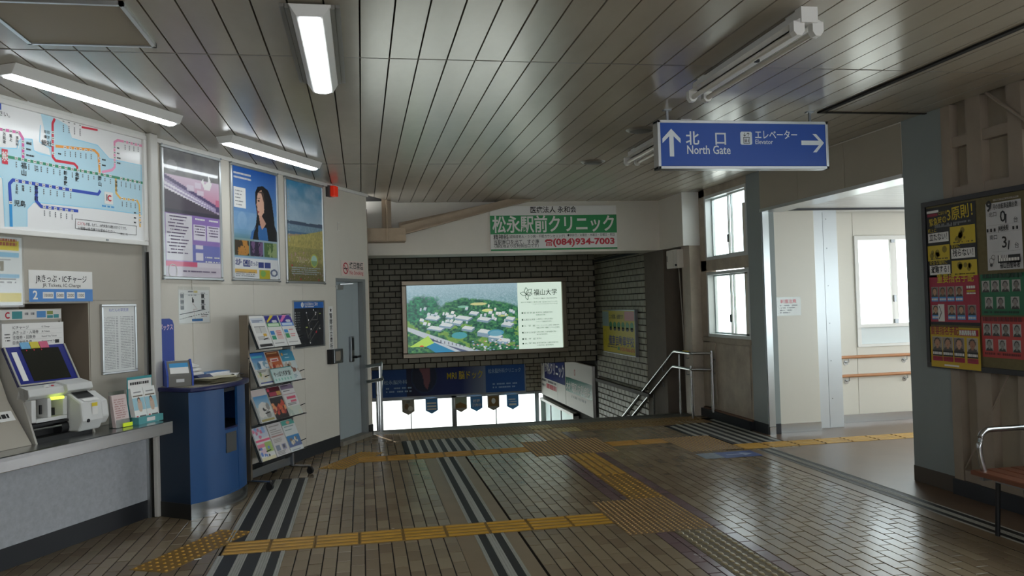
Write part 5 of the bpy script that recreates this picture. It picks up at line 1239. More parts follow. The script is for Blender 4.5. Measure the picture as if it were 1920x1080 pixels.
# ------------------------------------------------------------------ small things on the left wall
t = T('alarm_lamp', 'small red alarm lamp at the top corner of the seaside poster', 'alarm lamp', W(8.40, NW, 2.90), RW)
MB().box(0, .09, -.05, 0, 0, .13).build('housing', mat('alarm_grey', '#4a4444', .5), t, bevel=.004); MB().box(.03, .13, -.10, -.02, .004, .126).build('lens', mat('red_lens', '#e0331c', .25, em=.25), t, bevel=.008)
t = T('switch_plate', 'small blank cream wall plate above the service door', 'wall plate', W(8.66, NW + .002, 2.53), RW); MB().box(0, .05, -.008, 0, 0, .10).build('plate', m_white, t, bevel=.003); MB().box(.006, .044, -.010, -.006, .008, .092).build('cover', m_wall, t)
t = T('no_smoking_sign', 'white no smoking sticker over the service door', 'sign', W(8.72, NW + .005, 1.995), RW); w, h = .60, .185
MB().box(0, w, -.003, 0, 0, h).build('plate', mat('pinkish_paper', '#e0cfc6', .5), t); b = MB(); y = -.004; b.ring(.11, .092, .055, .07, y, 0); b.line(.065, .137, .155, .047, .014, y, 0); b.rect(.065, .155, .082, .098, y, 1); b.text('終日禁煙', .21, .095, .085, y, 1, .014, .36); b.text('No Smoking', .21, .022, .062, y, 0, .008, .36); b.build('lettering', [m_red, m_ink], t)
t = T('area_map', 'black station area map with blue header right of the brochure rack', 'map', W(7.62, NW + .005, 1.19), RW); w, h = .655, .515
b = MB(); frame_on(b, 0, w, 0, h, .014, -.018, 0); b.build('frame', m_alu, t); MB().box(.008, w - .008, -.010, 0, .008, h - .008).build('panel', mat('map_black', '#2b2d33', .3), t)
b = MB(); y = -.0105; b.rect(.012, w - .012, h - .085, h - .012, y, 0); b.ring(.19, h - .048, .0, .028, y - .001, 1); b.text('i', .19, h - .064, .045, y - .002, 0, .02, None, 'c'); b.text('松永駅構内のご案内', .235, h - .055, .036, y - .001, 1, .006, .28); b.dash(.235, .43, h - .074, .010, y - .001, 1, 3)
for i in range(10): z = h - .14 - i * .026 - (.03 if i > 7 else 0); b.rect(.04, .05, z, z + .014, y, 1); b.dash(.058, .14, z + .003, .009, y, 2, i)
for p in (((.27, .38), (.31, .26)), ((.31, .26), (.36, .16)), ((.36, .16), (.33, .09)), ((.31, .26), (.46, .36)), ((.46, .36), (.42, .42)), ((.38, .30), (.50, .30)), ((.29, .12), (.52, .28)), ((.31, .05), (.56, .24)), ((.50, .30), (.52, .40)), ((.26, .2), (.3, .1))): b.line(*p[0], *p[1], .012, y, 3); b.line(*p[0], *p[1], .003, y - .001, 2)
for x, z in ((.27, .38), (.31, .30), (.46, .36), (.36, .2), (.34, .05), (.55, .2), (.42, .41), (.47, .38)): b.disc(x, z, .009, y - .001, 1, 10)
b.disc(.47, .165, .014, y - .0015, 4, 10); b.rect(.25, .29, .215, .228, y - .001, 5); b.rect(.54, .58, .36, .372, y - .001, 5); b.build('lettering', [mat('header_blue', '#1f66b8', .4), m_pap, m_gink, mat('map_grey', '#4c4a46', .5), m_red, mat('map_lime', '#9aa85a', .5)], t)
t = T('police_sign', 'narrow white vertical sign strip with black characters left of the service door', 'sign', W(8.385, NW + .005, 1.135), RW); MB().box(0, .10, -.005, 0, 0, .50).build('plate', m_pap, t); b = MB(); y = -.006
b.poly([(.05 + .028 * (1 if i % 2 == 0 else .45) * math.sin(i * math.pi / 5), .455 + .028 * (1 if i % 2 == 0 else .45) * math.cos(i * math.pi / 5)) for i in range(10)], y, 0); b.text('警察官立寄所', .05, .365, .062, y, 0, .014, None, 'c', 0, .72, True); b.build('lettering', m_ink, t)
t = T('control_box', 'small grey control box below the white strip beside the door handle', 'control box', W(8.335, NW + .002, .975), RW); MB().box(0, .035, -.075, 0, 0, .165).build('side', m_black, t, bevel=.003); MB().box(.03, .245, -.08, 0, 0, .165).build('case', m_steel2, t, bevel=.008); MB().box(.06, .17, -.084, -.08, .03, .14).build('cover', mat('box_taupe', '#8d8478', .5), t)
t = T('paper_notice', 'white sketch map notice in clear film below the purple poster', 'notice', W(5.83, NW + .007, 1.52), RW); w, h = .425, .315
MB().box(.01, w - .01, -.001, 0, 0, h - .03).build('sheet', m_pap, t); b = MB(); y = -.002
for i, z in enumerate((.215, .165, .115)):
    b.rect(.03, .075, z, z + .033, y, 1); b.rect(.305, .345, z, z + .035, y, 0); b.dash(.03, .08, z + .038, .006, y, 1, i); b.dash(.3, .36, z + .039, .007, y, 0, i + 3)
b.line(.02, .075, .14, .088, .006, y, 0); b.line(.14, .088, .36, .115, .006, y, 0)
for i in range(12): b.line(.02 + i * .034, .035 + i * .0048, .038 + i * .034, .037 + i * .0048, .005, y, 0)
b.rect(.18, .205, .175, .205, y, 0); b.rect(.18, .192, .205, .22, y, 0); b.line(.185, .17, .235, .13, .003, y, 2); b.line(.19, .115, .25, .12, .003, y, 2); b.line(.20, .12, .22, .03, .003, y, 2); b.rect(.175, .32, .012, .034, y, 3); b.dash(.13, .2, .265, .012, y, 1, 2); b.rect(.205, .255, .26, .28, y, 4); b.rect(.02, .40, .248, .2495, y, 1); b.dash(.13, .24, .235, .009, y, 1, 8); b.dash(.3, .4, .065, .006, y, 0, 9); b.dash(.3, .38, .05, .006, y, 2, 10); b.dash(.13, .18, .05, .006, y, 0, 11)
b.build('sketch', [m_ink, m_gink, mat('brick_ink', '#a06a64', .5), mat('cobalt_ink', '#1f6aa8', .5), mat('butter_ink', '#d8c88a', .5)], t); MB().box(0, w, -.004, -.0035, -.012, h).build('film', MATS['clear_sleeve'], t)

# ------------------------------------------------------------------ blue collection cabinet with curved front
plan = [(5.384, -4.22), (5.50, -4.172), (5.62, -4.148), (5.72, -4.14), (5.80, -4.142), (5.92, -4.158), (6.02, -4.185), (6.12, -4.225), (6.21, -4.285), (6.27, -4.36), (6.30, -4.46), (6.31, -4.64)]
CB = W(5.85, -4.4, 0)
t = T('brochure_cabinet', 'blue curved-front collection cabinet with steel plinth beside the ticket counter', 'cabinet', CB, RW)
lp = [(s_ - 5.85, -(n_ + 4.4)) for s_, n_ in plan]; back_ = [(5.46 - 5.85, .235), (6.31 - 5.85, .24)]
def smooth_run(pts, n=4):      # Catmull-Rom through the plan points
    out = []
    for i in range(len(pts) - 1):
        a_, b_, c_, d_ = pts[max(0, i - 1)], pts[i], pts[i + 1], pts[min(len(pts) - 1, i + 2)]
        for k_ in range(n):
            q = k_ / n; out.append(tuple(.5 * (2 * b_[j] + (c_[j] - a_[j]) * q + (2 * a_[j] - 5 * b_[j] + 4 * c_[j] - d_[j]) * q * q + (3 * b_[j] - a_[j] - 3 * c_[j] + d_[j]) * q ** 3) for j in (0, 1)))
    return out + [tuple(pts[-1])]
run = smooth_run(lp)
def shell(i0, i1, z0, z1, name, m_, off=0., th=.02, par=None, mi=None):
    b = MB(); pts = run[i0 * 4:i1 * 4 + 1]; nrm = []
    for i in range(i0 * 4, i1 * 4 + 1):
        a_, c_ = run[max(0, i - 1)], run[min(len(run) - 1, i + 1)]; dx, dy = c_[0] - a_[0], c_[1] - a_[1]; l = math.hypot(dx, dy); nrm.append((dy / l, -dx / l))
    V = []
    for p, n_ in zip(pts, nrm):
        o_ = (p[0] + n_[0] * off, p[1] + n_[1] * off); q = (p[0] - n_[0] * (th - off), p[1] - n_[1] * (th - off))
        V += [(*o_, z0), (*o_, z1), (*q, z1), (*q, z0)]
    F = [(4 * i + j, 4 * i + 4 + j, 4 * i + 4 + (j + 1) % 4, 4 * i + (j + 1) % 4) for i in range(len(pts) - 1) for j in range(4)] + [(0, 1, 2, 3), tuple(len(V) - 4 + j for j in (3, 2, 1, 0))]
    return b.add(V, F).build(name, m_, par or t, smooth=40)
m_cab = mat('cabinet_blue', '#1f4f84', .42, 0, .03, 3); m_cabd = mat('cabinet_dark', '#12161e', .6)
outline = run + [(6.31 - 5.85, .24), (5.46 - 5.85, .235)]
b = MB(); b.prism([(p[0] * .93, p[1] * .93 + .0) for p in outline], 'z', .10, .66); b.prism([(p[0] * .93, p[1] * .93) for p in outline], 'z', .95, .985); b.build('carcass', m_cabd, t)
MB().prism([lp[0], (lp[0][0] + .02, lp[0][1] + .0), (5.48 - 5.85, .235), (5.46 - 5.85, .235)], 'z', .12, .985).build('side_panel', mat('cabinet_side', '#1c2d40', .45), t)
shell(0, 3, .12, .985, 'front_panel', m_cab); shell(5, 11, .12, .985, 'front_panel', m_cab)
dr = shell(3, 5, .13, .655, 'door', m_cab, -.003)
shell(3, 5, .645, .66, 'slot_sill', m_navy); shell(3, 5, .12, .13, 'rail', m_cab)
b = MB(); a_, c_ = lp[3], lp[5]; dx, dy = c_[0] - a_[0], c_[1] - a_[1]; q = lambda f_, o: (a_[0] + dx * f_ + dy / .2 * o, a_[1] + dy * f_ - dx / .2 * o)
P0, P1 = q(.06, .006), q(.82, .006); P2, P3 = q(.82, .0), q(.06, .0); b.hexa([(*P0, .455), (*P1, .455), (*P2, .455), (*P3, .455), (*P0, .615), (*P1, .615), (*P2, .615), (*P3, .615)]); b.build('latch_plate', m_steel2, dr)
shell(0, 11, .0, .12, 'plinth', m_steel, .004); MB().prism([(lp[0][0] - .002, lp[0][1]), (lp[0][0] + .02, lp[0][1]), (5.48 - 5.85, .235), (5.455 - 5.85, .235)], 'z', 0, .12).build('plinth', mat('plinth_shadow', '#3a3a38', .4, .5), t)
big = [(p[0] + .03 * max(-.4, min(1, p[0] / .4)), p[1] - .03 * max(0, min(1, (.25 - p[1]) / .3))) for p in run] + [(6.33 - 5.85, .24), (5.45 - 5.85, .235)]
MB().prism(big, 'z', .985, 1.02).build('top_rim', m_navy, t, bevel=.012)
MB().prism([(p[0] * .94, p[1] * .94) for p in outline], 'z', 1.018, 1.024).build('top', mat('worktop_grey', '#8f8878', .45), t)

t = T('collection_box', 'grey card collection box with blue edges on the cabinet top', 'box', W(5.40, -4.43, 1.024), .38)
MB().prism([(0, 0), (.20, 0), (.20, .18), (.09, .20), (.0, .085)], 'x', .012, .188).build('body', mat('box_grey', '#6d6c66', .5), t, bevel=.004)
for x in (0, .188): MB().prism([(-.006, 0), (.20, 0), (.20, .19), (.088, .21), (-.006, .09)], 'x', x, x + .013).build('edge', mat('edge_blue', '#2748a8', .4), t)
sl3 = math.atan2(.09, .115); o = bpy.data.objects.new('label', MB().box(.03, .17, -.002, 0, .02, .12).mesh('label', m_pap)); COL.objects.link(o); o.parent = t; o.location = (0, -.001, .086); o.rotation_euler = (-sl3, 0, 0)
MB().box(.03, .17, -.003, -.001, .08, .12).build('label_band', mat('band_blue', '#3c94c8', .5), o); MB().box(.07, .13, -.003, 0, .035, .06).build('slot_plate', m_alu, t)
t = T('box_sign', 'blue rounded upright sign board behind the collection box', 'sign', W(5.515, -4.60, 1.02), RW)
w, h = .185, .545; pts = [(0, 0), (w, 0), (w, h - .05), (w - .015, h - .015), (w - .05, h), (0, h)]; MB().prism(pts, 'y', -.006, .006).build('board', mat('sign_royal', '#22409c', .4), t)
b = MB(); y = -.007; b.text('ボックス', .012, .455, .05, y, 0, .02, .16); [b.dash(.06, .18, .17 - i * .05, .026, y, 1, i, 1) for i in range(3)]; b.build('lettering', [mat('pink_white', '#e6c8d8', .5), mat('pale_blue_ink', '#b4c8e4', .5)], t)
t = T('leaflet_tray', 'navy desk tray with layered white leaflets on the cabinet top', 'tray', W(5.76, -4.48, 1.03), RW)
MB().prism([(-.07, 0), (.10, 0), (.10, .04), (-.05, .055), (-.09, .03)], 'x', 0, .17).build('tray', mat('tray_navy', '#3a4468', .5), t)
for i in range(3): o = MB().box(.0, .15, -.005, .09, 0, .012).build('leaflet', m_pap, t); o.location = (.005 + i * .008, .0 + i * .03, .055 + i * .032); o.rotation_euler = (.25, 0, 0)
t = T('newspaper', 'open yellowed newspaper pages lying on the cabinet top', 'newspaper', W(5.83, -4.32, 1.024), RW)
rr = random.Random(3)
for i in range(7):
    V = []; F = []
    for a_ in range(9):
        for c_ in range(6): x = -.19 + a_ * .045; y = -.12 + c_ * .045; V.append((x, y, .002 + i * .006 + .006 * math.sin(a_ * .8 + i) * (a_ / 8) + .004 * math.sin(c_ + i)))
    F = [(a_ * 6 + c_, (a_ + 1) * 6 + c_, (a_ + 1) * 6 + c_ + 1, a_ * 6 + c_ + 1) for a_ in range(8) for c_ in range(5)]
    o = MB().add(V, F).build('page', mat('newsprint', '#cbc5a8', .7, 0, .1, 14), t, smooth=40); o.rotation_euler = (0, 0, rr.uniform(-.18, .12)); o.location = (rr.uniform(-.02, .03), rr.uniform(-.02, .02), .003)
t = T('open_booklet', 'light open booklet beside the newspaper at the right cabinet edge', 'booklet', W(6.13, -4.40, 1.026), RW)
for s_ in (-1, 1):
    V = []; 
    for a_ in range(7):
        for c_ in (-.09, .09): V.append((s_ * a_ * .024, c_, .012 + .045 * math.sin(min(1, a_ / 3) * math.pi * .6) * (1 - a_ / 9)))
    o = MB().add(V, [(2 * a_, 2 * a_ + 2, 2 * a_ + 3, 2 * a_ + 1) for a_ in range(6)]).build('page', m_pap, t, smooth=40)
t = T('blue_folder', 'flat light blue folder at the back of the cabinet top', 'folder', W(6.10, -4.54, 1.026), RW)
MB().box(-.14, .20, -.05, .08, 0, .06).build('cover', mat('folder_blue', '#4f80b4', .5), t, bevel=.003); MB().box(-.13, .19, -.052, .07, .004, .056).build('paper', m_pap, t)

# ------------------------------------------------------------------ brochure rack
RS, RN = 6.40, -4.39
t = T('brochure_rack', 'freestanding steel brochure rack with four sloping shelves on black castors', 'rack', W(RS, RN, 0), RW)
for x in (.0, .70): MB().box(x - .012, x + .012, -.03, .06, .075, 1.57).build('post', mat('rack_bronze', '#84796a', .35, .7) if x == 0 else m_steel2, t, bevel=.003)
for x in (0, .70):
    fo = MB().tube([(x, .21, .075), (x, -.22, .075)], .014, 8).build('foot', m_steel, t, smooth=40)
    for y in (-.21, .20):
        b = MB(); b.cyl((x - .012, y, .033), (x + .012, y, .033), .033, 14); b.box(x - .016, x + .016, y - .015, y + .02, .04, .072); b.build('castor', m_black, fo, smooth=40)
MB().box(.0, .70, .0, .02, .09, .16).build('cross_bar', m_steel2, t); MB().cyl((-.012, -.031, 1.18), (-.012, -.034, 1.18), .008, 8).build('bolt', m_black, t)
SH = [(1.265, 1.565), (.925, 1.225), (.59, .89), (.245, .555)]
for z0, z1 in SH:
    b = MB(); b.hexa([(-.0, -.115, z0), (.80 - .07, -.115, z0), (.73, -.108, z0), (0, -.108, z0), (0, .005, z1), (.73, .005, z1), (.73, .012, z1), (0, .012, z1)])
    q = b.build('shelf', mat('shelf_clear', '#3a3e40', .25), t)
    MB().box(-.01, .76, -.15, -.108, z0 - .008, z0).build('shelf_lip', m_black, q)
    for x in (.12, .73): MB().tube([(x, -.09, z0 + .07), (x, -.13, z0 + .085), (x + .03, -.135, z0 + .09)], .004, 6).build('wire_clip', m_black, q)
ang = math.atan2(.12, .30)
def brochure(row, colm, label, art):
    z0, z1 = SH[row]; t2 = T('brochure', label, 'brochure', W(RS + .015 + colm * .238, RN + .138, z0 + .003), RW, 'brochures on the rack', 0)
    t2.rotation_mode = 'XYZ'; hh = .315; th = .012 + .004 * ((row + colm) % 3)
    st_ = bpy.data.objects.new('pages', MB().box(.0, .222, 0, th, 0, hh).mesh('pages', m_pap)); COL.objects.link(st_); st_.parent = t2; st_.rotation_euler = (-ang, 0, 0)
    P = Pic(.222, hh, 34, 48, '#e4e4e0'); art(P); P.build('cover', 0, 0, -.0008, m_gloss, st_)
    return st_
def lines(P, v0, v1, n, h, u0=.1, u1=.9, seed=0):
    r_ = random.Random(seed)
    for i in range(n):
        vv = v0 + (v1 - v0) * i / max(1, n - 1); P.rect(u0, u0 + (u1 - u0) * r_.uniform(.6, 1), vv, vv + .012, h)
def blobs(P, cols, n, seed, u=(0, 1), v=(0, 1), r=(.06, .16)):
    r_ = random.Random(seed)
    for i in range(n): P.ell(r_.uniform(*u), r_.uniform(*v), r_.uniform(*r), r_.uniform(*r) * .7, r_.choice(cols))
def a00(P): P.rect(.05, .95, .78, .92, '#c9cfd8'); lines(P, .80, .9, 3, '#5a6a8a', seed=1); P.rect(.1, .9, .45, .66, '#cfcfca'); P.rect(.1, .9, .64, .66, '#6a6a6a'); P.rect(.48, .5, .45, .66, '#8a8a8a'); P.rect(.55, .8, .36, .44, '#d8a83a'); lines(P, .2, .34, 4, '#9a9a9a', seed=2); P.rect(.05, .95, .03, .11, '#3c3c3e')
def a01(P): P.rect(0, 1, .76, 1, '#3c3a8c'); P.poly([(.05, .80), (.5, 1), (.75, 1), (.1, .76)], '#d8c02a'); P.ell(.65, .80, .2, .05, '#d0d4dc'); P.rect(0, 1, .62, .76, '#4a9a58'); P.rect(.08, .9, .65, .73, '#cfe4c8'); P.rect(.05, .35, .38, .5, '#3f84c4'); P.rect(.05, .35, .22, .36, '#3a9a78'); P.rect(.45, .9, .22, .5, '#e2c6c0'); lines(P, .24, .48, 5, '#d0484c', .5, .9, 3); lines(P, .05, .15, 3, '#8a8a8a', seed=5)
def a02(P): P.rect(0, 1, .76, 1, '#4a3a9c'); P.poly([(.0, .80), (.4, 1), (.7, 1), (.1, .76)], '#e078b4'); P.ell(.65, .80, .2, .05, '#d0d4dc'); P.rect(0, 1, .62, .76, '#3a7cc8'); P.rect(.08, .9, .65, .73, '#c8dcf0'); P.rect(.05, .35, .42, .52, '#3f94d4'); P.rect(.05, .35, .24, .4, '#4aa06a'); lines(P, .22, .5, 5, '#d84a5a', .45, .95, 4); lines(P, .05, .15, 3, '#8a8a8a', seed=6)
def a10(P): P.grad(.5, '#8fc0dc', 1, '#2a6cb8'); P.rect(.05, .8, .84, .9, '#5ac0d0'); P.ell(.6, .62, .35, .12, '#e6ecee'); blobs(P, ['#dfe6e8', '#4a7a9a', '#8ab0c4'], 8, 2, v=(.5, .7)); P.rect(0, 1, .0, .48, '#d8d8cf'); blobs(P, ['#b8b86a', '#8aa05a', '#e0d8b8'], 6, 3, v=(.1, .35), r=(.05, .12)); lines(P, .40, .44, 2, '#6a6a6a', seed=3); P.rect(.05, .95, .05, .09, '#3a4a8a')
def a11(P): P.rect(0, 1, 0, 1, '#c8683a'); P.rect(0, 1, .82, 1, '#8a4a2a'); lines(P, .86, .93, 2, '#f0c890', seed=1); P.rect(.2, .8, .66, .78, '#ead8d0'); P.rect(.3, .7, .7, .74, '#c8384a'); blobs(P, ['#e0a080', '#e8c0b0', '#b84a3a', '#d8b49a'], 14, 5, v=(.1, .62), r=(.06, .12)); P.rect(.0, 1, .0, .12, '#e2e0d8')
def a12(P): P.grad(.6, '#4aa4c4', 1, '#2a7ca4'); P.rect(0, 1, 0, .62, '#dbe2e2'); P.rect(.08, .2, .82, .9, '#e0a03a'); lines(P, .74, .84, 2, '#bfe4ec', .25, .8, 4); blobs(P, ['#c8b8a8', '#6a5448', '#d8c8bc', '#8a5a4a'], 9, 8, v=(.3, .55), r=(.06, .13)); lines(P, .08, .2, 4, '#6a9aa8', seed=3)
def a20(P): P.rect(0, 1, .80, 1, '#dfd0cc'); lines(P, .86, .94, 3, '#b83a4a', seed=1); P.grad(.45, '#a8c8d4', .8, '#4a90c4'); P.rect(0, 1, 0, .45, '#c4c8c4'); P.ell(.5, .38, .40, .22, '#e2e0da'); P.ell(.5, .38, .12, .06, '#3c3a38'); blobs(P, ['#e0dcd4', '#9a9894'], 6, 3, v=(.2, .5), r=(.1, .2)); P.rect(.05, .95, .04, .1, '#a89a5a')
def a21(P): P.rect(0, 1, 0, 1, '#2c2224'); P.rect(0, 1, .86, 1, '#6a1c2c'); P.rect(.06, .2, .87, .95, '#d84a6a'); P.rect(.1, .65, .72, .83, '#b8405a'); P.rect(.66, .95, .72, .84, '#d8a45a'); P.rect(0, 1, .67, .69, '#e4dcd4'); P.rect(0, 1, .52, .66, '#2a2830'); blobs(P, ['#d86a4a', '#c84a3a', '#e89a6a', '#a83a34', '#7a8a4a'], 16, 6, v=(.1, .5), r=(.07, .15))
def a22(P): P.rect(0, 1, .84, 1, '#8a7a94'); lines(P, .88, .95, 3, '#3c3444', seed=2); P.rect(0, 1, .0, .84, '#e2e0de'); P.rect(.05, .95, .72, .80, '#e8e4e4'); lines(P, .73, .78, 2, '#3a3a3a', seed=4); P.rect(.0, 1, .665, .69, '#c89aa4'); P.rect(.2, .9, .52, .6, '#e05a78'); P.rect(.4, .85, .42, .48, '#e46a84'); lines(P, .33, .38, 2, '#6a6a6a', seed=5); P.rect(0, 1, 0, .28, '#cfd8cc'); blobs(P, ['#b8c8bc', '#d4d8c4'], 6, 4, v=(.02, .25))
def a30(P): P.rect(0, 1, .68, 1, '#cfd4e0'); blobs(P, ['#6a9ad4', '#9ab8e0', '#d87a9a'], 8, 3, v=(.7, .95), r=(.06, .12)); P.rect(0, 1, .56, .62, '#e85a84'); P.rect(0, .5, .4, .5, '#e88aa0'); P.rect(.5, 1, .22, .52, '#a8c46a'); P.rect(.1, .5, .2, .36, '#e2c8d4'); blobs(P, ['#3a3a44', '#e0dcc8', '#6a8ad0'], 8, 7, v=(.1, .55), r=(.04, .1)); P.rect(0, 1, 0, .1, '#e0d8b4')
def a31(P): P.rect(0, 1, .0, 1, '#d8d4d2'); lines(P, .86, .96, 3, '#8a8078', seed=1); lines(P, .68, .8, 3, '#9a948c', seed=2); P.rect(.05, .95, .58, .62, '#b88a84'); lines(P, .42, .54, 4, '#a8a09a', seed=3); P.rect(.1, .4, .15, .32, '#8a94a8'); P.rect(.55, .85, .17, .32, '#9a9ab4'); P.rect(.62, .76, .2, .3, '#5a5a64'); lines(P, .04, .12, 3, '#8a8a8a', seed=4)
def a32(P): P.rect(0, 1, .84, 1, '#5ab0a4'); P.ell(.5, .91, .14, .05, '#e0a08a'); P.rect(0, 1, .0, .84, '#dbe0de'); lines(P, .68, .78, 3, '#6a8a8a', seed=1); lines(P, .56, .6, 2, '#d88a5a', seed=2); P.grad(.15, '#6a74a0', .5, '#3a8cc4', (P.V > .13) & (P.V < .5)); blobs(P, ['#c8b8a0', '#8a7a6a', '#e4d8c4'], 9, 9, u=(.25, .75), v=(.22, .42), r=(.05, .1)); lines(P, .04, .09, 2, '#7a7a9a', seed=5)
arts = [(0, 0, 'white typed leaflet, top left of the brochure rack', a00), (0, 1, 'green and navy price brochure, top middle of the rack', a01), (0, 2, 'blue and pink price brochure, top right of the rack', a02),
        (1, 0, 'blue sky and white landscape brochure, second shelf left', a10), (1, 1, 'orange travel brochure, second shelf middle of the rack', a11), (1, 2, 'turquoise topped brochure, second shelf right', a12),
        (2, 0, 'brochure with a round white dish on its cover, third shelf left', a20), (2, 1, 'dark brochure with red crab food photo, third shelf middle', a21), (2, 2, 'white brochure with pink price figures, third shelf right', a22),
        (3, 0, 'pink and blue patchwork brochure, bottom shelf left', a30), (3, 1, 'pale grey text brochure, bottom shelf middle', a31), (3, 2, 'white brochure with teal header and blue photo, bottom shelf right', a32)]
for r_, c_, lb, art in arts: brochure(r_, c_, lb, art)
t = T('price_card', 'pale green bullet train card clipped in front of the second shelf', 'card', W(RS + .20, RN + .162, .932), RW); 
o = bpy.data.objects.new('card', MB().box(0, .36, 0, .003, 0, .145).mesh('card', mat('card_green', '#c4d8d4', .4))); COL.objects.link(o); o.parent = t; o.rotation_euler = (-ang, 0, 0)
b = MB(); b.text('やっぱり新幹線！', .03, .062, .05, -.001, 0, .02, .29); b.rect(0, .36, .138, .145, -.001, 1); b.rect(0, .006, 0, .145, -.001, 1); [b.disc(.04 + i * .05, .03, .014, -.001, 2, 10) for i in range(6)]; b.build('lettering', [m_ink, m_teal, mat('mint_ink', '#8ac0b0', .5)], o)

# ------------------------------------------------------------------ corridor things
for i, (za, lb) in enumerate(((.815, 'upper wooden handrail on the corridor wall'), (.585, 'lower wooden handrail on the corridor wall'))):
    t = T('corridor_handrail', lb, 'handrail', (5.74, WY, za), 0, 'wooden corridor handrails')
    MB().tube([(.0, -.07, 0), (2.6, -.07, 0)], .019, 14).build('rail', mat('rail_wood', '#b9835a', .4, 0, .1, 8), t, smooth=50); MB().dome(0.0, -.07, -.012, .02, .02, 10).build('end_cap', MATS['rail_wood'], t)
    for x in (.13, .93, 1.75):
        b = MB(); b.tube([(x, -.07, -.015), (x, -.07, -.06), (x, -.0, -.075)], .008, 8); b.cyl((x, -.012, -.075), (x, 0, -.075), .03, 14); b.build('bracket', m_steel, t, smooth=40)
t = T('corridor_notice', 'white notice with red heading on the panel by the sliding door casing', 'notice', (4.745, 8.792, 1.365), 0)
MB().box(0, .315, -.002, 0, 0, .21).build('sheet', m_pap, t); b = MB(); y = -.003; b.text('転落注意', .06, .145, .046, y, 0, .02, .2); [b.dash(.05, .27 - .03 * i, .11 - i * .028, .012, y, 1, i) for i in range(4)]; b.build('lettering', [mat('salmon_ink', '#d86a74', .5), m_gink], t)
MB().box(-.008, .322, -.0035, -.003, -.008, .218).build('sleeve', MATS['clear_sleeve'], t)

# ------------------------------------------------------------------ noticeboard on the right wall
XB = 4.50
bx0, bz1 = on_x(1727, 381, XB); bxb, bz0 = on_x(1743, 688, XB)
t = T('noticeboard', 'large dark framed felt noticeboard on the right wall', 'noticeboard', (XB, -bx0, bz0), RR); w, h = 1.55, bz1 - bz0
b = MB(); frame_on(b, 0, w, 0, h, .04, -.005, .06); b.build('frame', mat('board_frame', '#1d1d22', .4), t, bevel=.003); MB().box(.03, w - .03, .012, .05, .03, h - .03).build('felt', mat('board_felt', '#6f6647', .9, 0, .12, 30), t)
def onboard(name, label, cat, pts, grp=None, yoff=.008):
    """pts: left, right, bottom, top edges read on the board"""
    x0, x1, z0, z1 = pts; return T(name, label, cat, (XB + yoff, -x0, z0), RR, grp), x1 - x0, z1 - z0
def bxz(x, y): return on_x(x, y, XB + .008)
k5 = 190 / 1140; B5 = lambda x, y: bxz(1730 + x * k5, 340 + y * k5); k6 = 190 / 977; B6 = lambda x, y: bxz(1730 + x * k6, 510 + y * k6)
xl, zt = B5(35, 300); xr, zb = B5(625, 1045); z1 = B5(600, 215)[1]; zb = B5(600, 1055)[1]
t, w, h = onboard('emergency_poster', 'black and yellow poster of three emergency rules on the noticeboard', 'poster', (xl, xr, zb, z1 - .0))
MB().box(0, w, -.001, 0, 0, h).build('sheet', m_ink, t); b = MB(); y = -.002; X = lambda f: f * w; Z = lambda f: f * h
b.text('緊急時の', X(.07), Z(.745), .060, y, 0, .01, X(.36), 'l', .08); b.text('3原則！', X(.45), Z(.79), .105, y, 0, .012, X(.50), 'l', .06); b.rect(X(.02), X(.27), Z(.925), Z(.96), y, 1); b.rect(X(.03), X(.25), Z(.875), Z(.915), y, 2); b.text('における', X(.27), Z(.885), .030, y, 0, .004, X(.17)); b.dash(X(.18), X(.9), Z(.73), .014, y, 3, 3); b.dash(X(.18), X(.7), Z(.705), .014, y, 3, 4)
for (a_, c_, z_, s1, s2, l_) in ((.03, .46, .50, '立たない！', '机上に', 0), (.50, .96, .245, '残らない！', '室内に', 1), (.04, .47, .035, '避難する！', '安全な場所に', 0)):
    b.rect(X(a_), X(c_), Z(z_), Z(z_ + .135), y, 1); b.text(s1, X(a_ + .03), Z(z_ + .035), .058, y - .001, 4, .014, X(c_ - a_ - .06)); b.text(s2, X(a_), Z(z_ + .15), .032, y, 0, .004)
for (a_, c_, z0_, z1_) in ((.49, .98, .44, .69), (.01, .47, .235, .455), (.50, .99, .0, .215)):
    b.rect(X(a_), X(c_), Z(z0_), Z(z1_), y, 0); r_ = random.Random(int(z0_ * 100)); [b.disc(X(r_.uniform(a_ + .08, c_ - .08)), Z(r_.uniform(z0_ + .07, z1_ - .06)), r_.uniform(.01, .03), y - .001, 5, 8) for _ in range(7)]; b.dash(X(a_ + .06), X(c_ - .04), Z(z0_ + .02), .009, y - .001, 4, 3)
b.build('lettering', [mat('board_yellow', '#cdb52a', .5), m_pap, mat('dark_red_ink', '#8c2038', .5), m_gink, m_ink, mat('mustard', '#8a7a20', .5)], t)
xl = B5(705, 240)[0]; xr = B5(1105, 240)[0]; z1 = B5(1060, 200)[1]; zb = B5(760, 1035)[1] + .02
t, w, h = onboard('bicycle_notice', 'tall white handwritten-number notice of stolen bicycles for September', 'notice', (xl, xr, zb, z1))
P = Pic(w, h, 8, 16, '#c9c9c9'); P.build('sheet', 0, 0, -.001, m_print, t, .006); b = MB(); y = -.010
b.text('9', .05 * w, .885 * h, .10, y, 0, .03); b.text('月の自転車盗難台数', .24 * w, .905 * h, .04, y, 0, .012, .70 * w); b.text('北口', .12 * w, .80 * h, .036, y, 0, .0); b.text('0', .44 * w, .705 * h, .105, y, 0, .012); b.line(.60 * w, .68 * h, .61 * w, .81 * h, .012, y, 0); b.text('台', .82 * w, .68 * h, .04, y, 0, .0)
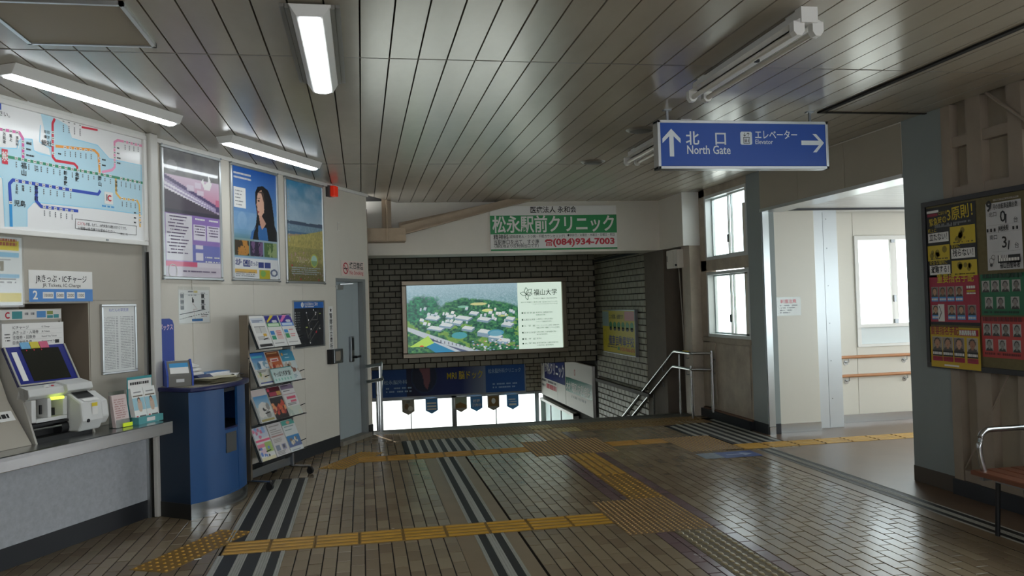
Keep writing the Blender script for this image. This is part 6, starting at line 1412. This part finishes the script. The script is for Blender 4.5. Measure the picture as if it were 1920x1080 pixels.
b.rect(.05 * w, .97 * w, .665 * h, .6665 * h, y, 0); b.text('JR松永駅', .37 * w, .575 * h, .042, y, 0, .02, .30 * w); [b.rect((.04 + i * .105) * w, (.09 + i * .105) * w, .572 * h, .62 * h, y, 0) for i in (0, 1, 2, 7, 8)]; b.rect(.05 * w, .97 * w, .555 * h, .5565 * h, y, 0)
b.text('南口', .12 * w, .46 * h, .036, y, 0, .0); b.text('3', .47 * w, .325 * h, .105, y, 0, .012); b.line(.64 * w, .29 * h, .67 * w, .42 * h, .010, y, 0); b.text('台', .82 * w, .31 * h, .04, y, 0, .0); b.rect(.33 * w, .96 * w, .10 * h, .215 * h, y, 0); b.dash(.36 * w, .62 * w, .17 * h, .022, y - .001, 1, 3, 1); b.dash(.36 * w, .93 * w, .125 * h, .022, y - .001, 1, 4, 1); b.text('福山西警察署', .38 * w, .03 * h, .05, y, 0, .012, .56 * w); b.rect(.2 * w, .97 * w, .27 * h, .2712 * h, y, 0)
b.ring(.15 * w, .14 * h, .02, .023, y, 0); b.ring(.2 * w, .19 * h, .015, .018, y, 0); b.disc(.13 * w, .08 * h, .012, y, 0, 8); b.build('lettering', [m_ink, m_pap], t)
xl, z_ = B5(795, 225); xr, z1 = B5(1075, 125)
t, w, h = onboard('header_card', 'small grey police publicity card above the bicycle notice', 'card', (xl, xr, z_, z1 - .02)); MB().box(0, w, -.004, 0, 0, h).build('card', mat('card_grey', '#a39a8a', .5), t); MB().text('警察広報', .02, h * .28, h * .6, -.005, 0, .012, w * .88).build('lettering', mat('faded_ink', '#4e463e', .5), t)
def wanted(label, cat, q0, q1, bg, title, tcol, rows, tbox=None, foot=None, grey=False):
    t, w, h = onboard('wanted_poster', label, cat, (q0[0], q1[0], q1[1], q0[1]), 'wanted posters on the noticeboard', -.0065 if tbox else .008)
    MB().box(0, w, -.001, 0, 0, h).build('sheet', bg, t); P = None
    for r_, (z0, z1, xs, ww) in enumerate(rows):
        for i, xx in enumerate(xs):
            P = Pic(ww * w, (z1 - z0) * h, 15, 18, '#b9b4b0'); r2 = random.Random(len(label) * 31 + r_ * 7 + i)
            if grey: P.face(0, 1, 0, 1, '#aaa9a6', r2.choice(('#8a8884', '#77746f')), '#2a2928', '#33322f')
            else: P.face(0, 1, 0, 1, r2.choice(('#8d8478', '#a99f90', '#7a6f6a')), r2.choice(('#b08468', '#9a6c54', '#c09478')), r2.choice(('#1a1512', '#2c2420')), r2.choice(('#20242c', '#3a2e2c', '#4a4440')))
            P.build('portrait', xx * w, z0 * h, -.0018, m_print, t)
    b = MB(); y = -.003
    if tbox: b.rect(tbox[0] * w, tbox[1] * w, tbox[2] * h, tbox[3] * h, -.0018, 2)
    if title: b.text(title[0], title[1] * w, title[2] * h, title[3], y, 0, .014, title[4] * w)
    for r_, (z0, z1, xs, ww) in enumerate(rows):
        if foot:
            for i, xx in enumerate(xs): b.rect(xx * w, (xx + ww) * w, (z0 - foot) * h, z0 * h, -.0018, 1); b.dash((xx + .01) * w, (xx + ww - .01) * w, (z0 - foot * .75) * h, foot * h * .45, y, 3, i, 1)
    return t, w, h, b
t, w, h, b = wanted('red wanted poster with yellow title and two rows of faces', 'poster', B6(65, 40), B6(560, 520), mat('wanted_red', '#a32440', .5), ('重要指名手配', .17, .865, .072, .74), 0,
                    [(.565, .77, [.03, .20, .37, .54], .15), (.20, .40, [.03, .37, .56, .77], .16)], None, .09)
b.rect(.165 * w, .30 * w, .07 * h, .42 * h, -.0025, 3); b.line(.21 * w, .38 * h, .25 * w, .25 * h, .006, y, 4); b.line(.25 * w, .25 * h, .20 * w, .12 * h, .006, y, 4); b.dash(.78 * w, .95 * w, .72 * h, .02, y, 3, 1); b.rect(.78 * w, .95 * w, .655 * h, .685 * h, y, 0); b.dash(.78 * w, .95 * w, .61 * h, .012, y, 3, 2); b.rect(0, w, 0, .06 * h, -.002, 4)
b.prints([MATS['board_yellow'], m_lblue, m_red, m_pap, m_ink], t, .03)
t, w, h, b = wanted('yellow wanted poster with four large faces at the bottom corner of the noticeboard', 'poster', B6(88, 525), B6(582, 955), mat('wanted_yellow', '#c4a41e', .5), ('重要指名手配', .02, .825, .066, .58), 0,
                    [(.42, .755, [.04, .26, .49, .75], .21)], (.61, .98, .80, .95), .14)
for xx in (.04, .26, .49, .75): b.rect(xx * w, (xx + .21) * w, .155 * h, .27 * h, -.0019, 2); b.dash((xx + .02) * w, (xx + .19) * w, .21 * h, .012, y, 0, int(xx * 50))
b.dash(.63 * w, .95 * w, .86 * h, .024, y, 3, 5, 1); b.dash(.63 * w, .95 * w, .82 * h, .018, y, 3, 6, 1); b.rect(.28 * w, .58 * w, .04 * h, .08 * h, -.002, 3); b.prints([mat('maroon_ink', '#8c2430', .5), m_ink, MATS['wanted_red'], m_pap], t, .03)
t, w, h, b = wanted('green wanted poster with seven grey portraits', 'poster', B6(555, 25), B6(1010, 420), mat('wanted_green', '#1d6b48', .5), None, 0, [(.56, .84, [.03, .245, .47, .71], .18), (.15, .44, [.09, .355, .67], .18)], None, None, True)
b.dash(.08 * w, .95 * w, .90 * h, .03, y, 0, 3, 1); b.dash(.08 * w, .9 * w, .05 * h, .016, y, 0, 4, .9); b.prints([mat('forest_ink', '#12382a', .5)], t, .03)
t, w, h, b = wanted('salmon red wanted poster with seven grey portraits, below the green one', 'poster', B6(565, 430), B6(1010, 850), mat('wanted_salmon', '#b5403e', .5), None, 0, [(.53, .83, [.04, .25, .47, .72], .18), (.16, .45, [.08, .38, .70], .18)], None, None, True)
b.dash(.06 * w, .95 * w, .89 * h, .032, y, 0, 3, 1); b.dash(.08 * w, .9 * w, .07 * h, .016, y, 0, 4, .9); b.prints([mat('brickred_ink', '#6a1c22', .5)], t, .03)

# ------------------------------------------------------------------ bench
t = T('bench', 'brown slatted bench with steel armrest against the right wall', 'bench', (4.13, 4.72, 0), 0)
m_slat = mat('bench_brown', '#6b3d28', .45, 0, .15, 9, stretch=(8, 1, 8))
for i in range(5): MB().slab(-.25 + i * .098, -.16 + i * .098, -1.7, .0, .395, .425, .006).build('slat', m_slat, t)
for y in (-.06, -1.6):
    MB().tube(bend([(-.20, y, .42), (-.235, y, .56), (-.21, y, .69), (.15, y, .69), (.175, y, .56), (.16, y, .42)], .07, 5), .019, 12).build('armrest', m_steel, t, smooth=60)
    MB().box(-.22, .22, y - .015, y + .015, .365, .396).build('cross_bar', m_steel2, t)
    for s_ in (-1, 1): MB().tube([(s_ * .10, y, .37), (s_ * .12, y, .0)], .015, 10).build('leg', m_black, t, smooth=50)
for x in (-.1, .12): MB().box(x - .02, x + .02, -1.6, -.06, .345, .367).build('beam', m_steel2, t)

# ------------------------------------------------------------------ on the floor
x, y = on_floor(371, 1049); t = T('paper_scrap', 'tiny white paper scrap on the floor at the end of the yellow paving', 'paper', (x, y, .002), .3); MB().slab(-.022, .022, -.007, .007, 0, .002, .0005).build('scrap', m_pap, t)
t = T('floor_arrow', 'worn blue arrow sticker on the floor by the corridor', 'floor sticker', (3.32, 7.62, .0015), 0)
MB().box(.20, .60, 0, .30, 0, .001).build('blue_field', mat('sticker_blue', '#3a4f86', .4, 0, .2, 20), t); MB().box(0, .20, .02, .30, 0, .0009).build('grey_field', mat('sticker_grey', '#77838c', .4, 0, .2, 20), t)
b = MB(); b.add([(p[0], p[1], .0014) for p in ((.27, .13), (.44, .13), (.44, .07), (.56, .15), (.44, .23), (.44, .17), (.27, .17))], [(0, 1, 2, 3, 4, 5, 6)]); b.build('arrow', mat('sticker_pale', '#8f9db8', .5), t)
